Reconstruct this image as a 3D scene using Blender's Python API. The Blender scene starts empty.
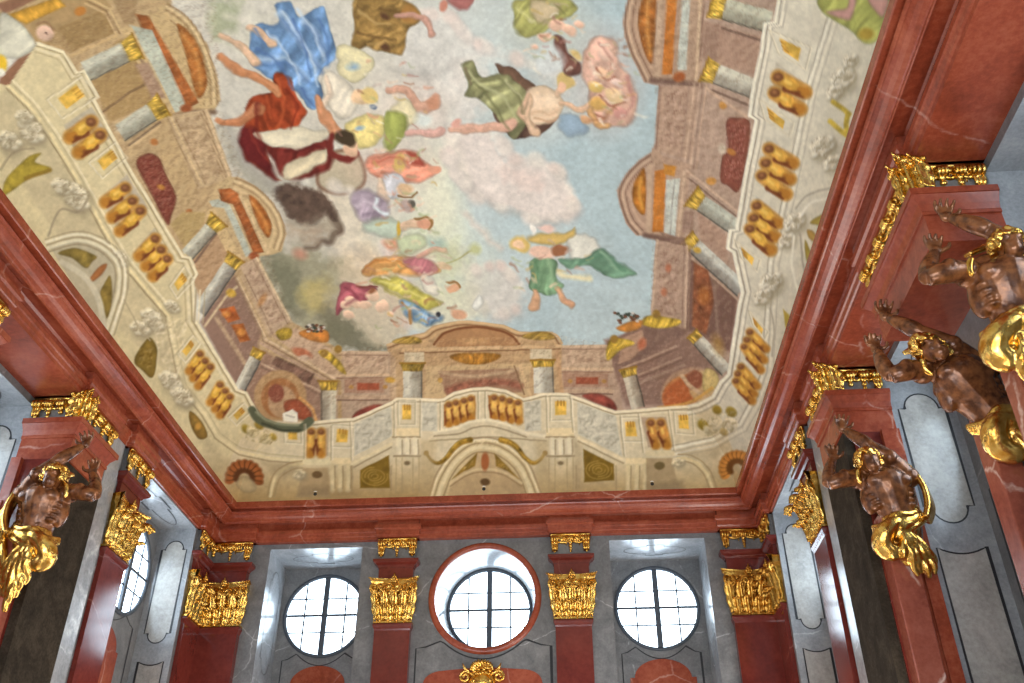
import bpy, bmesh, math, random
import numpy as np
from mathutils import Vector, Matrix
random.seed(7)
SC = bpy.context.scene
COL = SC.collection
PI = math.pi
sin, cos = math.sin, math.cos
EYE = 1.6          # the photographer's eye above the floor; heights below are measured from the eye

# ------------------------------------------------------------------ materials
def mat_new(name):
    m = bpy.data.materials.new(name); m.use_nodes = True
    nt = m.node_tree; b = nt.nodes['Principled BSDF']
    return m, nt, b
def nd(nt, t, **k):
    n = nt.nodes.new(t)
    for a, v in k.items():
        if a in n.inputs: n.inputs[a].default_value = v
        else: setattr(n, a, v)
    return n
def lin(r, g, b):
    f = lambda c: ((c/255+.055)/1.055)**2.4 if c > 10 else c/255/12.92
    return (f(r), f(g), f(b), 1)
def ramp(nt, stops):
    r = nt.nodes.new('ShaderNodeValToRGB'); e = r.color_ramp.elements
    while len(e) < len(stops): e.new(.5)
    for q, (p, c) in zip(e, stops): q.position = p; q.color = c
    return r
def marble(name, c1, c2, c3, scale=1.6, rough=.22, vein=None, vein_w=.012, vscale=.55, spec=.5, fine=9.0):
    m, nt, b = mat_new(name); L = nt.links.new
    tc = nd(nt, 'ShaderNodeTexCoord'); src = nd(nt, 'ShaderNodeNewGeometry')
    n1 = nd(nt, 'ShaderNodeTexNoise', Scale=scale, Detail=8.0, Roughness=.62, Distortion=.6)
    n2 = nd(nt, 'ShaderNodeTexNoise', Scale=scale*fine, Detail=6.0, Roughness=.7)
    L(src.outputs['Position'], n1.inputs['Vector']); L(src.outputs['Position'], n2.inputs['Vector'])
    mx = nd(nt, 'ShaderNodeMix', data_type='FLOAT'); mx.inputs[0].default_value = .42
    L(n1.outputs['Fac'], mx.inputs[2]); L(n2.outputs['Fac'], mx.inputs[3])
    r = ramp(nt, [(.3, c1), (.5, c2), (.7, c3)]); L(mx.outputs[0], r.inputs[0])
    out = r.outputs[0]
    if vein:
        nz = nd(nt, 'ShaderNodeTexNoise', Scale=vscale*1.5, Detail=5.0, Roughness=.6)
        L(src.outputs['Position'], nz.inputs['Vector'])
        ad = nd(nt, 'ShaderNodeMix', data_type='VECTOR'); ad.inputs[0].default_value = .35
        L(src.outputs['Position'], ad.inputs[4]); L(nz.outputs['Color'], ad.inputs[5])
        v = nd(nt, 'ShaderNodeTexVoronoi', feature='DISTANCE_TO_EDGE', Scale=vscale); L(ad.outputs[1], v.inputs['Vector'])
        rr = ramp(nt, [(0, (1, 1, 1, 1)), (vein_w, (0, 0, 0, 1))]); L(v.outputs['Distance'], rr.inputs[0])
        ms = nd(nt, 'ShaderNodeMath', operation='MULTIPLY'); L(rr.outputs[0], ms.inputs[0])
        r3 = ramp(nt, [(.45, (0, 0, 0, 1)), (.62, (1, 1, 1, 1))]); L(n1.outputs['Fac'], r3.inputs[0]); L(r3.outputs[0], ms.inputs[1])
        mm = nd(nt, 'ShaderNodeMix', data_type='RGBA'); L(ms.outputs[0], mm.inputs[0]); L(out, mm.inputs[6]); mm.inputs[7].default_value = vein
        out = mm.outputs[2]
    L(out, b.inputs['Base Color'])
    b.inputs['Roughness'].default_value = rough
    b.inputs['Specular IOR Level'].default_value = spec
    return m
M = {}
M['red'] = marble('red_marble', lin(108, 46, 28), lin(146, 66, 43), lin(172, 92, 64), 1.3, .24, lin(190, 140, 122), .007, .42)
M['red_dark'] = marble('dark_red_marble', lin(84, 30, 24), lin(106, 41, 33), lin(126, 54, 43), 1.1, .14, lin(150, 96, 84), .005, .45)
M['red_pale'] = marble('pink_red_marble', lin(116, 56, 43), lin(148, 78, 61), lin(170, 100, 82), 1.2, .22, lin(222, 190, 176), .012, .6)
M['grey'] = marble('grey_marble', lin(84, 84, 86), lin(116, 116, 117), lin(144, 143, 142), 2.2, .3, lin(190, 190, 190), .006, .5)
M['grey_polished'] = marble('polished_grey_marble', lin(120, 122, 126), lin(152, 154, 157), lin(178, 179, 180), 1.9, .2, lin(204, 206, 208), .006, .5, spec=.7)
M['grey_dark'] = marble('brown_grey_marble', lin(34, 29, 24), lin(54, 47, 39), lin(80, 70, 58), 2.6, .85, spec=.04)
M['grey_pale'] = marble('pale_grey_marble', lin(136, 134, 130), lin(172, 168, 162), lin(198, 194, 188), 1.7, .22, spec=.6)
M['floor'] = marble('floor_marble', lin(150, 130, 118), lin(180, 165, 152), lin(205, 195, 185), .8, .2)
def plain(name, c, rough=.5, metal=0.0, bump=0.0, bscale=30.0, spec=.5, c2=None):
    m, nt, b = mat_new(name); L = nt.links.new
    g = nd(nt, 'ShaderNodeNewGeometry')
    n = nd(nt, 'ShaderNodeTexNoise', Scale=bscale, Detail=4.0); L(g.outputs['Position'], n.inputs['Vector'])
    c2 = c2 or tuple(min(1, x*1.25) for x in c[:3])+(1,)
    r = ramp(nt, [(.35, c), (.65, c2)]); L(n.outputs['Fac'], r.inputs[0]); L(r.outputs[0], b.inputs['Base Color'])
    b.inputs['Roughness'].default_value = rough; b.inputs['Metallic'].default_value = metal
    b.inputs['Specular IOR Level'].default_value = spec
    if bump:
        bp = nd(nt, 'ShaderNodeBump', Strength=bump, Distance=.02); L(n.outputs['Fac'], bp.inputs['Height']); L(bp.outputs[0], b.inputs['Normal'])
    return m
M['gold'] = plain('gilding', lin(206, 152, 62), .26, 1.0, .35, 11, c2=lin(242, 204, 116))
M['gold_dark'] = plain('shaded_gilding', lin(184, 128, 48), .3, 1.0, .35, 11, c2=lin(224, 176, 88))  # darker copy of the gilding: right corner's shade put into the colour
M['bronze'] = plain('brown_bronze', lin(84, 47, 25), .27, .35, .35, 9, .7, c2=lin(150, 94, 54))
M['inlay'] = plain('black_inlay', lin(36, 36, 40), .3)
M['frame'] = plain('dark_window_frame', lin(66, 72, 80), .5)
M['white'] = plain('white_plastic', lin(225, 225, 222), .4)
M['black'] = plain('black_lens', lin(20, 20, 20), .3)
def emis(name, c, s):
    m, nt, b = mat_new(name)
    b.inputs['Base Color'].default_value = (.8, .8, .8, 1); b.inputs['Roughness'].default_value = .1
    g = nd(nt, 'ShaderNodeNewGeometry'); n = nd(nt, 'ShaderNodeTexNoise', Scale=.7, Detail=2.0); nt.links.new(g.outputs['Position'], n.inputs['Vector'])
    r = ramp(nt, [(.3, c), (.7, tuple(min(1, x*1.05) for x in c[:3])+(1,))]); nt.links.new(n.outputs['Fac'], r.inputs[0])
    nt.links.new(r.outputs[0], b.inputs['Emission Color']); b.inputs['Emission Strength'].default_value = s
    return m
M['pane'] = emis('daylight_glass', (.66, .83, 1, 1), 19.0)

# ------------------------------------------------------------------ mesh helpers
class MB:
    """collects polygons; build() links them as one mesh object"""
    def __init__(s): s.v = []; s.f = []
    def add(s, vs, fs):
        o = len(s.v); s.v += [tuple(v) for v in vs]; s.f += [tuple(i+o for i in f) for f in fs]; return s
    def quad(s, a, b, c, d): return s.add([a, b, c, d], [(0, 1, 2, 3)])
    def box(s, x0, x1, y0, y1, z0, z1):
        x0, x1 = sorted((x0, x1)); y0, y1 = sorted((y0, y1)); z0, z1 = sorted((z0, z1))
        v = [(x, y, z) for z in (z0, z1) for y in (y0, y1) for x in (x0, x1)]
        return s.add(v, [(0, 2, 3, 1), (4, 5, 7, 6), (0, 1, 5, 4), (1, 3, 7, 5), (3, 2, 6, 7), (2, 0, 4, 6)])
    def ball(s, c, r, n=10, m=7, rot=None):
        """ellipsoid"""
        r = (r,)*3 if not hasattr(r, '__len__') else r
        vs = [(0, 0, -1)]
        for i in range(1, m):
            a = -PI/2+PI*i/m
            for j in range(n): t = 2*PI*j/n; vs.append((cos(a)*cos(t), cos(a)*sin(t), sin(a)))
        vs.append((0, 0, 1)); fs = []
        for j in range(n): fs.append((0, 1+(j+1) % n, 1+j))
        for i in range(m-2):
            for j in range(n):
                a = 1+i*n+j; b = 1+i*n+(j+1) % n; fs.append((a, b, b+n, a+n))
        k = 1+(m-2)*n
        for j in range(n): fs.append((k+j, k+(j+1) % n, len(vs)-1))
        out = []
        for v in vs:
            p = Vector((v[0]*r[0], v[1]*r[1], v[2]*r[2]))
            if rot is not None: p = rot @ p
            out.append(p+Vector(c))
        return s.add(out, fs)
    def tube(s, pts, rad, n=8, flat=1.0, up=(0, 0, 1), caps=True):
        """tube along pts; rad one number or one per point"""
        P = [Vector(p) for p in pts]; k = len(P)
        R = rad if hasattr(rad, '__len__') else [rad]*k
        rings = []; nprev = None
        for i in range(k):
            t = (P[min(i+1, k-1)]-P[max(i-1, 0)]).normalized()
            if nprev is None:
                u = Vector(up)
                if abs(u.dot(t)) > .95: u = Vector((1, 0, 0))
            else: u = nprev
            a = (u-t*u.dot(t)).normalized(); nprev = a; b = t.cross(a)
            rings.append([P[i]+a*(R[i]*flat*cos(2*PI*j/n))+b*(R[i]*sin(2*PI*j/n)) for j in range(n)])
        v = [p for r in rings for p in r]; f = []
        for i in range(k-1):
            for j in range(n): f.append((i*n+j, i*n+(j+1) % n, (i+1)*n+(j+1) % n, (i+1)*n+j))
        if caps: f.append(tuple(range(n-1, -1, -1))); f.append(tuple((k-1)*n+j for j in range(n)))
        return s.add(v, f)
    def loft(s, rings, caps=True, closed=True):
        n = len(rings[0]); v = [p for r in rings for p in r]; f = []
        for i in range(len(rings)-1):
            for j in range(n if closed else n-1): f.append((i*n+j, i*n+(j+1) % n, (i+1)*n+(j+1) % n, (i+1)*n+j))
        if caps and closed: f.append(tuple(range(n-1, -1, -1))); f.append(tuple((len(rings)-1)*n+j for j in range(n)))
        return s.add(v, f)
    def xf(s, fn): s.v = [tuple(fn(*v)) for v in s.v]; return s
    def merge(s, o): return s.add(o.v, o.f)
    def build(s, name, mat, parent=None, smooth=False, label=None, cat=None, group=None, kind=None, origin=None, bevel=0, fixn=True):
        v = np.array(s.v, float); v[:, 2] += EYE
        if parent is not None: o0 = np.array(wloc(parent))
        elif origin is not None: o0 = np.array(origin)+[0, 0, EYE]
        else: o0 = np.array([(v[:, 0].min()+v[:, 0].max())/2, (v[:, 1].min()+v[:, 1].max())/2, v[:, 2].min()])
        me = bpy.data.meshes.new(name); me.from_pydata((v-o0).tolist(), [], s.f); 
        if fixn:
            bm = bmesh.new(); bm.from_mesh(me); bmesh.ops.remove_doubles(bm, verts=bm.verts, dist=1e-5); bmesh.ops.recalc_face_normals(bm, faces=bm.faces); bm.to_mesh(me); bm.free()
        if smooth: me.polygons.foreach_set('use_smooth', [True]*len(me.polygons))
        me.materials.append(mat)
        ob = bpy.data.objects.new(name, me); COL.objects.link(ob)
        if parent is not None: ob.parent = parent
        else: ob.location = o0
        if bevel:
            b = ob.modifiers.new('bevel', 'BEVEL'); b.width = bevel; b.segments = 2; b.limit_method = 'ANGLE'
        tag(ob, label, cat, group, kind)
        return ob
def wloc(o):
    p = Vector(o.location)
    while o.parent: o = o.parent; p += Vector(o.location)
    return p
def tag(o, label=None, cat=None, group=None, kind=None):
    if label: o['label'] = label
    if cat: o['category'] = cat
    if group: o['group'] = group
    if kind: o['kind'] = kind
    return o
def thing(name, loc, label, cat, group=None):
    o = bpy.data.objects.new(name, None); COL.objects.link(o)
    o.location = (loc[0], loc[1], loc[2]+EYE); o.empty_display_size = .1
    return tag(o, label, cat, group)
def lerp(a, b, t): return a+(b-a)*t

# ------------------------------------------------------------------ the room
# x: across, centred; y: away from the photographer; z: up from the eye
FL = -EYE
YB, YN = 22.65, 24.15            # back wall face, back of its window niches
XW, XM = 7.1, 8.0                # end parts of the side walls, set-back middle part
YE = 14.95                       # where the set-back part begins
NT = 8.95                        # top of the window niches
YF = -3.0                        # front wall, behind the photographer

def circle(c, r, n=64, ax='y', ph=0):
    """points of a circle in the plane x-z (ax y) or y-z (ax x); c is the 3D centre"""
    out = []
    for i in range(n):
        t = 2*PI*i/n+ph; a, b = r*cos(t), r*sin(t)
        out.append((c[0]+a, c[1], c[2]+b) if ax == 'y' else (c[0], c[1]+a, c[2]+b))
    return out
def plate_with_hole(mb, u0, u1, z0, z1, cu, cz, r, put, n=64):
    """rectangle [u0,u1]x[z0,z1] with a round hole; put(u,z)->point"""
    inner = []; outer = []
    corners = [math.atan2(z-cz, u-cu) for u in (u0, u1) for z in (z0, z1)]
    ang = sorted([2*PI*i/n-PI for i in range(n)]+corners)
    for t in ang:
        dx, dz = cos(t), sin(t); k = 1e9
        if dx > 1e-9: k = min(k, (u1-cu)/dx)
        if dx < -1e-9: k = min(k, (u0-cu)/dx)
        if dz > 1e-9: k = min(k, (z1-cz)/dz)
        if dz < -1e-9: k = min(k, (z0-cz)/dz)
        inner.append(put(cu+r*dx, cz+r*dz)); outer.append(put(cu+k*dx, cz+k*dz))
    m = len(ang)
    mb.add(inner+outer, [(i, (i+1) % m, m+(i+1) % m, m+i) for i in range(m)])
ZTOP = 10.3
# back wall: face with two rectangular niches and a round opening in the middle
wb = MB(); P = lambda u, z: (u, YB, z)
OC, OR = (0.03, 7.57), 1.27
NL, NR_ = (-5.55, -3.15), (3.18, 5.58)
WC = 7.67; WR = 1.04
def rect(mb, put, u0, u1, z0, z1): mb.quad(put(u0, z0), put(u1, z0), put(u1, z1), put(u0, z1))
for u0, u1 in ((-8.2, NL[0]), (NL[1], -1.7), (1.7, NR_[0]), (NR_[1], 8.2)): rect(wb, P, u0, u1, FL, ZTOP)
for n_ in (NL, NR_): rect(wb, P, n_[0], n_[1], NT, ZTOP)
rect(wb, P, -1.7, 1.7, FL, 5.6); rect(wb, P, -1.7, 1.7, 9.3, ZTOP)
plate_with_hole(wb, -1.7, 1.7, 5.6, 9.3, OC[0], OC[1], OR, P)
wall_back = wb.build('wall_back', M['grey'], kind='structure')
# niche linings: polished jambs and soffits, window wall with its round hole
def niche_y(u0, u1, label):
    j = MB()
    j.quad((u0, YB, FL), (u0, YN, FL), (u0, YN, NT), (u0, YB, NT)); j.quad((u1, YB, FL), (u1, YN, FL), (u1, YN, NT), (u1, YB, NT))
    j.quad((u0, YB, NT), (u1, YB, NT), (u1, YN, NT), (u0, YN, NT))
    j.build('niche_lining', M['grey_polished'], wall_back)
    w = MB(); q = lambda u, z: (u, YN, z)
    cu = (u0+u1)/2
    plate_with_hole(w, u0, u1, 5.9, NT, cu, WC, WR+.06, q); rect(w, q, u0, u1, FL, 5.9)
    w.build('window_surround', M['grey'], wall_back)
    return cu
cuL = niche_y(*NL, 'left'); cuR = niche_y(*NR_, 'right')
# round splayed reveal of the middle opening
rv = MB()
rv.loft([circle((OC[0], YB, OC[1]), OR), circle((OC[0], 24.05, 7.68), 1.12)], caps=False)
rv.build('round_lining', M['grey_polished'], wall_back, smooth=True)
rg = MB(); ring = []
for r_, dy in ((OR-.02, .02), (OR-.02, -.05), (OR+.02, -.07), (OR+.09, -.07), (OR+.12, -.05), (OR+.14, .01)):
    ring.append(circle((OC[0], YB+dy, OC[1]), r_, 72))
rg.loft(ring, caps=False).build('round_surround', M['red'], wall_back, smooth=True)

def ribbon(name, pts, put, w, parent, closed=False, mat='inlay'):
    """a thin inlaid strip along 2D pts, mapped by put(u,v,depth) to 3D"""
    n = len(pts); L_ = []; R_ = []
    for i in range(n):
        if closed: a, b = pts[i-1], pts[(i+1) % n]
        else: a, b = pts[max(i-1, 0)], pts[min(i+1, n-1)]
        dx, dy = b[0]-a[0], b[1]-a[1]; l = math.hypot(dx, dy) or 1
        nx, ny = -dy/l*w/2, dx/l*w/2
        # keep the width at corners
        if 0 < i < n-1 or closed:
            p, q = pts[i-1], pts[(i+1) % n]
            d1 = (pts[i][0]-p[0], pts[i][1]-p[1]); l1 = math.hypot(*d1) or 1
            c_ = abs((d1[0]*dx+d1[1]*dy)/(l1*l)); k = 1/max(.5, c_); nx *= k; ny *= k
        L_.append((pts[i][0]+nx, pts[i][1]+ny)); R_.append((pts[i][0]-nx, pts[i][1]-ny))
    mb = MB(); m = n if closed else n-1
    for i in range(m):
        j = (i+1) % n
        mb.quad(put(*L_[i], .004), put(*L_[j], .004), put(*R_[j], .004), put(*R_[i], .004))
    return mb.build(name, M[mat], parent)
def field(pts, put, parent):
    mb = MB(); mb.add([put(u, v, .002) for u, v in pts], [tuple(range(len(pts)))]); return mb.build('panel_field', M['grey_pale'], parent)  # paler fill inside the inlaid outline
def arc(cx, cy, rx, ry, a0, a1, n=12): return [(cx+rx*cos(math.radians(lerp(a0, a1, i/n))), cy+ry*sin(math.radians(lerp(a0, a1, i/n)))) for i in range(n+1)]
def panel_upper(u0, u1, z0, z1):
    """outline with a round lobe at the top and bottom and stepped shoulders"""
    w = u1-u0; cu = (u0+u1)/2; r = w*.36; s = w*.14; h = w*.36
    return [(u0, z1-h), (u0+s, z1-h)]+arc(cu, z1-h, r, h, 180, 0)+[(u1, z1-h), (u1, z0+h), (u1-s, z0+h)]+arc(cu, z0+h, r, h, 0, -180)+[(u0, z0+h)]
def panel_lower(u0, u1, z0, z1):
    cu = (u0+u1)/2; w = u1-u0
    return [(u0, z1)]+[(lerp(u0, u1, i/10), z1-w*.14*(1-(2*i/10-1)**2)) for i in range(1, 10)]+[(u1, z1), (u1, z0), (u0, z0)]
def panel_ears(u0, u1, z0, z1, r):
    """outline whose top is a hanging arc between two raised ears"""
    w = u1-u0; a = w*.18
    top = [(u0, z1), (u0+a*.4, z1+.03), (u0+a, z1+.16)]+[(lerp(u0+a*1.15, u1-a*1.15, i/16), z1+.12-r*(1-(2*i/16-1)**2)) for i in range(17)]+[(u1-a, z1+.16), (u1-a*.4, z1+.03), (u1, z1)]
    return top+[(u1, z0), (u0, z0)]

# side walls: end part in front with one niche, set-back middle part with a niche, front part plain
def side_wall(s):
    nm = 'wall_right' if s > 0 else 'wall_left'
    w = MB(); p = lambda X: (lambda u, z: (s*X, u, z))
    y0, y1 = 18.22, 21.4; XN = 8.02           # window niche in the end part
    T1 = 9.05
    rect(w, p(XW), y1, YB, FL, ZTOP); rect(w, p(XW), YE, y0, FL, ZTOP); rect(w, p(XW), y0, y1, T1, ZTOP)
    # end face of the projecting part
    w.quad((s*XW, YE, FL), (s*XM, YE, FL), (s*XM, YE, ZTOP), (s*XW, YE, ZTOP))
    # set-back part with niches either side of the middle pier
    for a, b in ((12.0, YE), (4.6, 9.66)): rect(w, p(XM), a, b, NT-.02, 9.12)
    rect(w, p(XM), 9.66, 12.0, FL, ZTOP); rect(w, p(XM), YF, 4.6, FL, ZTOP)
    o = w.build(nm, M['grey'], kind='structure')
    def lining(a, b, X0, X1, top, cz, r, cy=None):
        j = MB()
        for y in (a, b): j.quad((s*X0, y, FL), (s*X1, y, FL), (s*X1, y, top), (s*X0, y, top))
        j.quad((s*X0, a, top), (s*X0, b, top), (s*X1, b, top), (s*X1, a, top))
        j.build('niche_lining', M['grey_polished'], o)
        q = MB(); plate_with_hole(q, a, b, 5.9, top, cy or (a+b)/2, cz, r+.06, p(X1)); rect(q, p(X1), a, b, FL, 5.9)
        q.build('window_surround', M['grey'], o)
    lining(y0, y1, XW, XN, T1, WC, WR, 20.22); lining(12.0, YE, XM, 9.12, NT-.02, WC, WR); lining(4.6, 9.66, XM, 9.12, NT-.02, WC, WR)
    # inlaid outlines
    for Y, u0, u1, a, b in ((y1, XW+.14, XW+.76, 6.24, 8.74), (YE, XM+.12, XM+.94, 6.05, 8.52)):
        put = (lambda Y: lambda u, z, d: (s*u, Y-d, z))(Y)
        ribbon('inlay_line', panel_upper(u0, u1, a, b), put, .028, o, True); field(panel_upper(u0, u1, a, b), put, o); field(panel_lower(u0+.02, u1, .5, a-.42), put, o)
        ribbon('inlay_line', panel_lower(u0+.02, u1, .5, a-.42), put, .028, o, True)
    for a, b, X0, X1, top in ((y0, y1, XW, XN, T1), (12.0, YE, XM, 9.12, NT-.02), (4.6, 9.66, XM, 9.12, NT-.02)):
        put = (lambda top: lambda u, v, d: (s*u, v, top-d))(top)
        pts = [(x, y) for y, x in panel_upper(0, 1, 0, 1)]
        ribbon('inlay_line', [(lerp(X0+.18, X1-.2, u), lerp(a+.3, b-.3, v)) for v, u in [(q[0], q[1]) for q in pts]], put, .028, o, True)
    # window wall outline and lobed red panel under the window
    for a, b, X1 in ((y0, y1, XN), (12.0, YE, 9.12)):
        put = (lambda X1: lambda u, z, d: (s*(X1-d), u, z))(X1)
        ribbon('inlay_line', panel_ears(a+.3, b-.3, 1, 6.5, .26), put, .028, o, True)
        lobed_panel((a+b)/2, 5.35, .8, 1.6, put, o)
    return o
def lobed_panel(cu, z0, hw, h, put, parent):
    """red marble field with a broad rounded top with stepped shoulders"""
    pts = [(cu-hw, z0-h), (cu+hw, z0-h), (cu+hw, z0+.45)]+arc(cu, z0+.45, hw*.86, .45, 0, 180, 20)+[(cu-hw, z0+.45)]
    mb = MB(); n = len(pts)
    mb.add([put(u, z, .02) for u, z in pts]+[put(u, z, 0) for u, z in pts], [tuple(range(n))]+[(i, (i+1) % n, n+(i+1) % n, n+i) for i in range(n)])
    mb.build('marble_panel', M['red'], parent)
wall_right = side_wall(1); wall_left = side_wall(-1)
# inlays of the back wall
putB = lambda u, z, d: (u, YB-d, z); putN = lambda u, z, d: (u, YN-d, z)
ribbon('inlay_line', panel_ears(-1.62, 1.64, 1, 6.34, .40), putB, .035, wall_back, True)
for cu in (cuL, cuR):
    ribbon('inlay_line', panel_ears(cu-.99, cu+.99, 1, 6.52, .26), putN, .028, wall_back, True)
    lobed_panel(cu, 5.47, .82, 1.6, putN, wall_back)
    put = lambda u, v, d: (u, v, NT-d)
    ribbon('inlay_line', [(lerp(cu-.8, cu+.8, z), lerp(YB+.4, YN-.4, u)) for u, z in panel_upper(0, 1, 0, 1)], put, .028, wall_back, True)
for s, uu in ((-1, NL[0]), (1, NL[1]), (-1, NR_[0]), (1, NR_[1])):
    sg = 1 if uu in (NL[0], NR_[0]) else -1
    put = (lambda uu, sg: lambda y, z, d: (uu+sg*d, y, z))(uu, sg)
    ribbon('inlay_line', panel_upper(YB+.35, YN-.3, 6.0, 8.6), put, .028, wall_back, True)
lobed = MB()
pts = [(-1.42, 3.0), (1.42, 3.0), (1.42, 5.5)]+arc(.95, 5.5, .46, .3, 0, 80, 8)+[(.2, 5.86), (-.2, 5.86)]+arc(-.95, 5.5, .46, .3, 100, 180, 8)+[(-1.42, 5.5)]
lobed.add([putB(u, z, .02) for u, z in pts]+[putB(u, z, 0) for u, z in pts], [tuple(range(len(pts)))]+[(i, (i+1) % len(pts), len(pts)+(i+1) % len(pts), len(pts)+i) for i in range(len(pts))])
lobed.build('marble_panel', M['red'], wall_back)
fl = MB(); fl.box(-9.5, 9.5, YF-.2, 24.6, FL-.2, FL); fl.build('floor', M['floor'], kind='structure')
# front wall, with three tall windows towards the garden
fw = MB(); q = lambda u, z: (u, YF, z)
us = [-8.2, -6.6, -3.4, -1.6, 1.6, 3.4, 6.6, 8.2]
for i in range(7):
    if i % 2 == 0: rect(fw, q, us[i], us[i+1], FL, ZTOP)
    else: rect(fw, q, us[i], us[i+1], FL, -1.2); rect(fw, q, us[i], us[i+1], 5.2, ZTOP)
fw.build('wall_front', M['grey'], kind='structure')

# ------------------------------------------------------------------ windows
wn = [0]
def round_window(c, r, ax, s, floor_z=None):
    """round casement: ring, stout middle post, thin bars, daylight pane"""
    wn[0] += 1
    cx, cy, cz = c
    def put(u, z, d):      # d: towards the room
        return (cx+u, cy-d, cz+z) if ax == 'y' else (cx-s*d, cy+u, cz+z)
    t = thing('window_%d' % wn[0], put(0, -r, 0), None, None); tag(t, kind='structure')
    mb = MB(); rings = []
    for rr, d in ((r+.065, -.02), (r+.065, .06), (r+.03, .08), (r-.02, .06), (r-.03, -.02)):
        rings.append([put(rr*cos(2*PI*i/64), rr*sin(2*PI*i/64), d) for i in range(64)])
    mb.loft(rings+[rings[0]], caps=False).build('window_frame', M['frame'], t, smooth=True)
    def bar(name, u0, u1, z0, z1, d0, d1):
        m = MB(); a, b = put(u0, z0, d0), put(u1, z1, d1); m.box(a[0], b[0], a[1], b[1], a[2], b[2]); m.build(name, M['frame'], t)
    bar('mullion', -.07, .07, -r+.02, r-.02, .0, .07)
    bar('transom', -r+.02, r-.02, -.03, .03, .01, .045)
    for u in (-.52, .52): h = math.sqrt(r*r-(u*r)**2)-.02; bar('glazing_bar', u*r-.021, u*r+.021, -h, h, .01, .035)
    for z in (-.43, .43): h = math.sqrt(r*r-(z*r)**2)-.02; bar('glazing_bar', -h, h, z*r-.018, z*r+.018, .012, .033)
    pm = MB(); pm.add([put(r*cos(2*PI*i/64), r*sin(2*PI*i/64), .0) for i in range(64)]+[put(r*cos(2*PI*i/64), r*sin(2*PI*i/64), -.012) for i in range(64)],
                      [tuple(range(64)), tuple(range(127, 63, -1))]+[(i, (i+1) % 64, 64+(i+1) % 64, 64+i) for i in range(64)])
    pm.build('pane', M['pane'], t)
    return t
round_window((cuL, YN+.02, WC), WR, 'y', 1)
round_window((OC[0], 24.07, 7.68), 1.06, 'y', 1)
round_window((cuR, YN+.02, WC), WR, 'y', 1)
for s in (-1, 1):
    for yc, X in ((20.22, 8.04), (13.475, 9.14), (7.13, 9.14)):
        round_window((s*X, yc, WC), WR, 'x', s)
for i in (1, 3, 5):
    wn[0] += 1; u0, u1 = us[i], us[i+1]; cu = (u0+u1)/2
    t = thing('window_%d' % wn[0], (cu, YF, -1.2), None, None); tag(t, kind='structure')
    f = MB()
    for a, b, z0, z1 in ((u0, u0+.12, -1.2, 5.2), (u1-.12, u1, -1.2, 5.2), (u0, u1, -1.2, -1.08), (u0, u1, 5.08, 5.2), (cu-.07, cu+.07, -1.2, 5.2), (u0, u1, 2.9, 3.02), (u0, u1, 1.0, 1.05)): f.box(a, b, YF-.1, YF, z0, z1)
    f.build('window_frame', M['frame'], t)
    g = MB(); g.box(u0, u1, YF-.14, YF-.12, -1.2, 5.2); g.build('pane', M['pane'], t)

# ------------------------------------------------------------------ cornice and the red beam below it
def yb(p): return 22.0+.8*(p-6.42)           # depth of a moulding of half-width p on the back wall
PROF = [(6.42, 10.02), (6.42, 9.86), (6.44, 9.845), (6.60, 9.85), (6.60, 9.79), (6.515, 9.775), (6.53, 9.745), (6.555, 9.735),
        (6.56, 9.70), (6.60, 9.64), (6.66, 9.60), (6.72, 9.575), (6.735, 9.555), (6.74, 9.52), (6.76, 9.515), (6.78, 9.60), (7.04, 9.62), (7.08, 9.58), (7.08, 9.40), (6.96, 9.385), (6.95, 9.35),
        (6.955, 9.27), (6.985, 9.255), (6.99, 9.235), (7.0, 9.17), (7.03, 9.155), (7.035, 9.08)]
def ring_loop(p, z, yf=YF): return [(-p, yf, z), (-p, yb(p), z), (p, yb(p), z), (p, yf, z)]
cor = MB()
cor.loft([ring_loop(p, z) for p, z in PROF], closed=False, caps=False)
cor.loft([ring_loop(6.42, 10.02), ring_loop(6.6, 10.05), ring_loop(8.6, 10.05)], closed=False, caps=False)
trim_1 = cor.build('trim_1', M['red'], kind='structure')
# soffit between the cornice front and the set-back wall, and behind the cornice on the back wall
so = MB()
for s in (-1, 1):
    so.box(s*7.035, s*XM, YF, YE, 9.08, 9.14)
    so.box(s*7.035, s*XW, YE, YB, 9.08, 9.14)
so.box(-7.2, 7.2, yb(7.035), YB, 9.08, 9.14)
so.build('beam_soffit', M['red'], trim_1)
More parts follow.
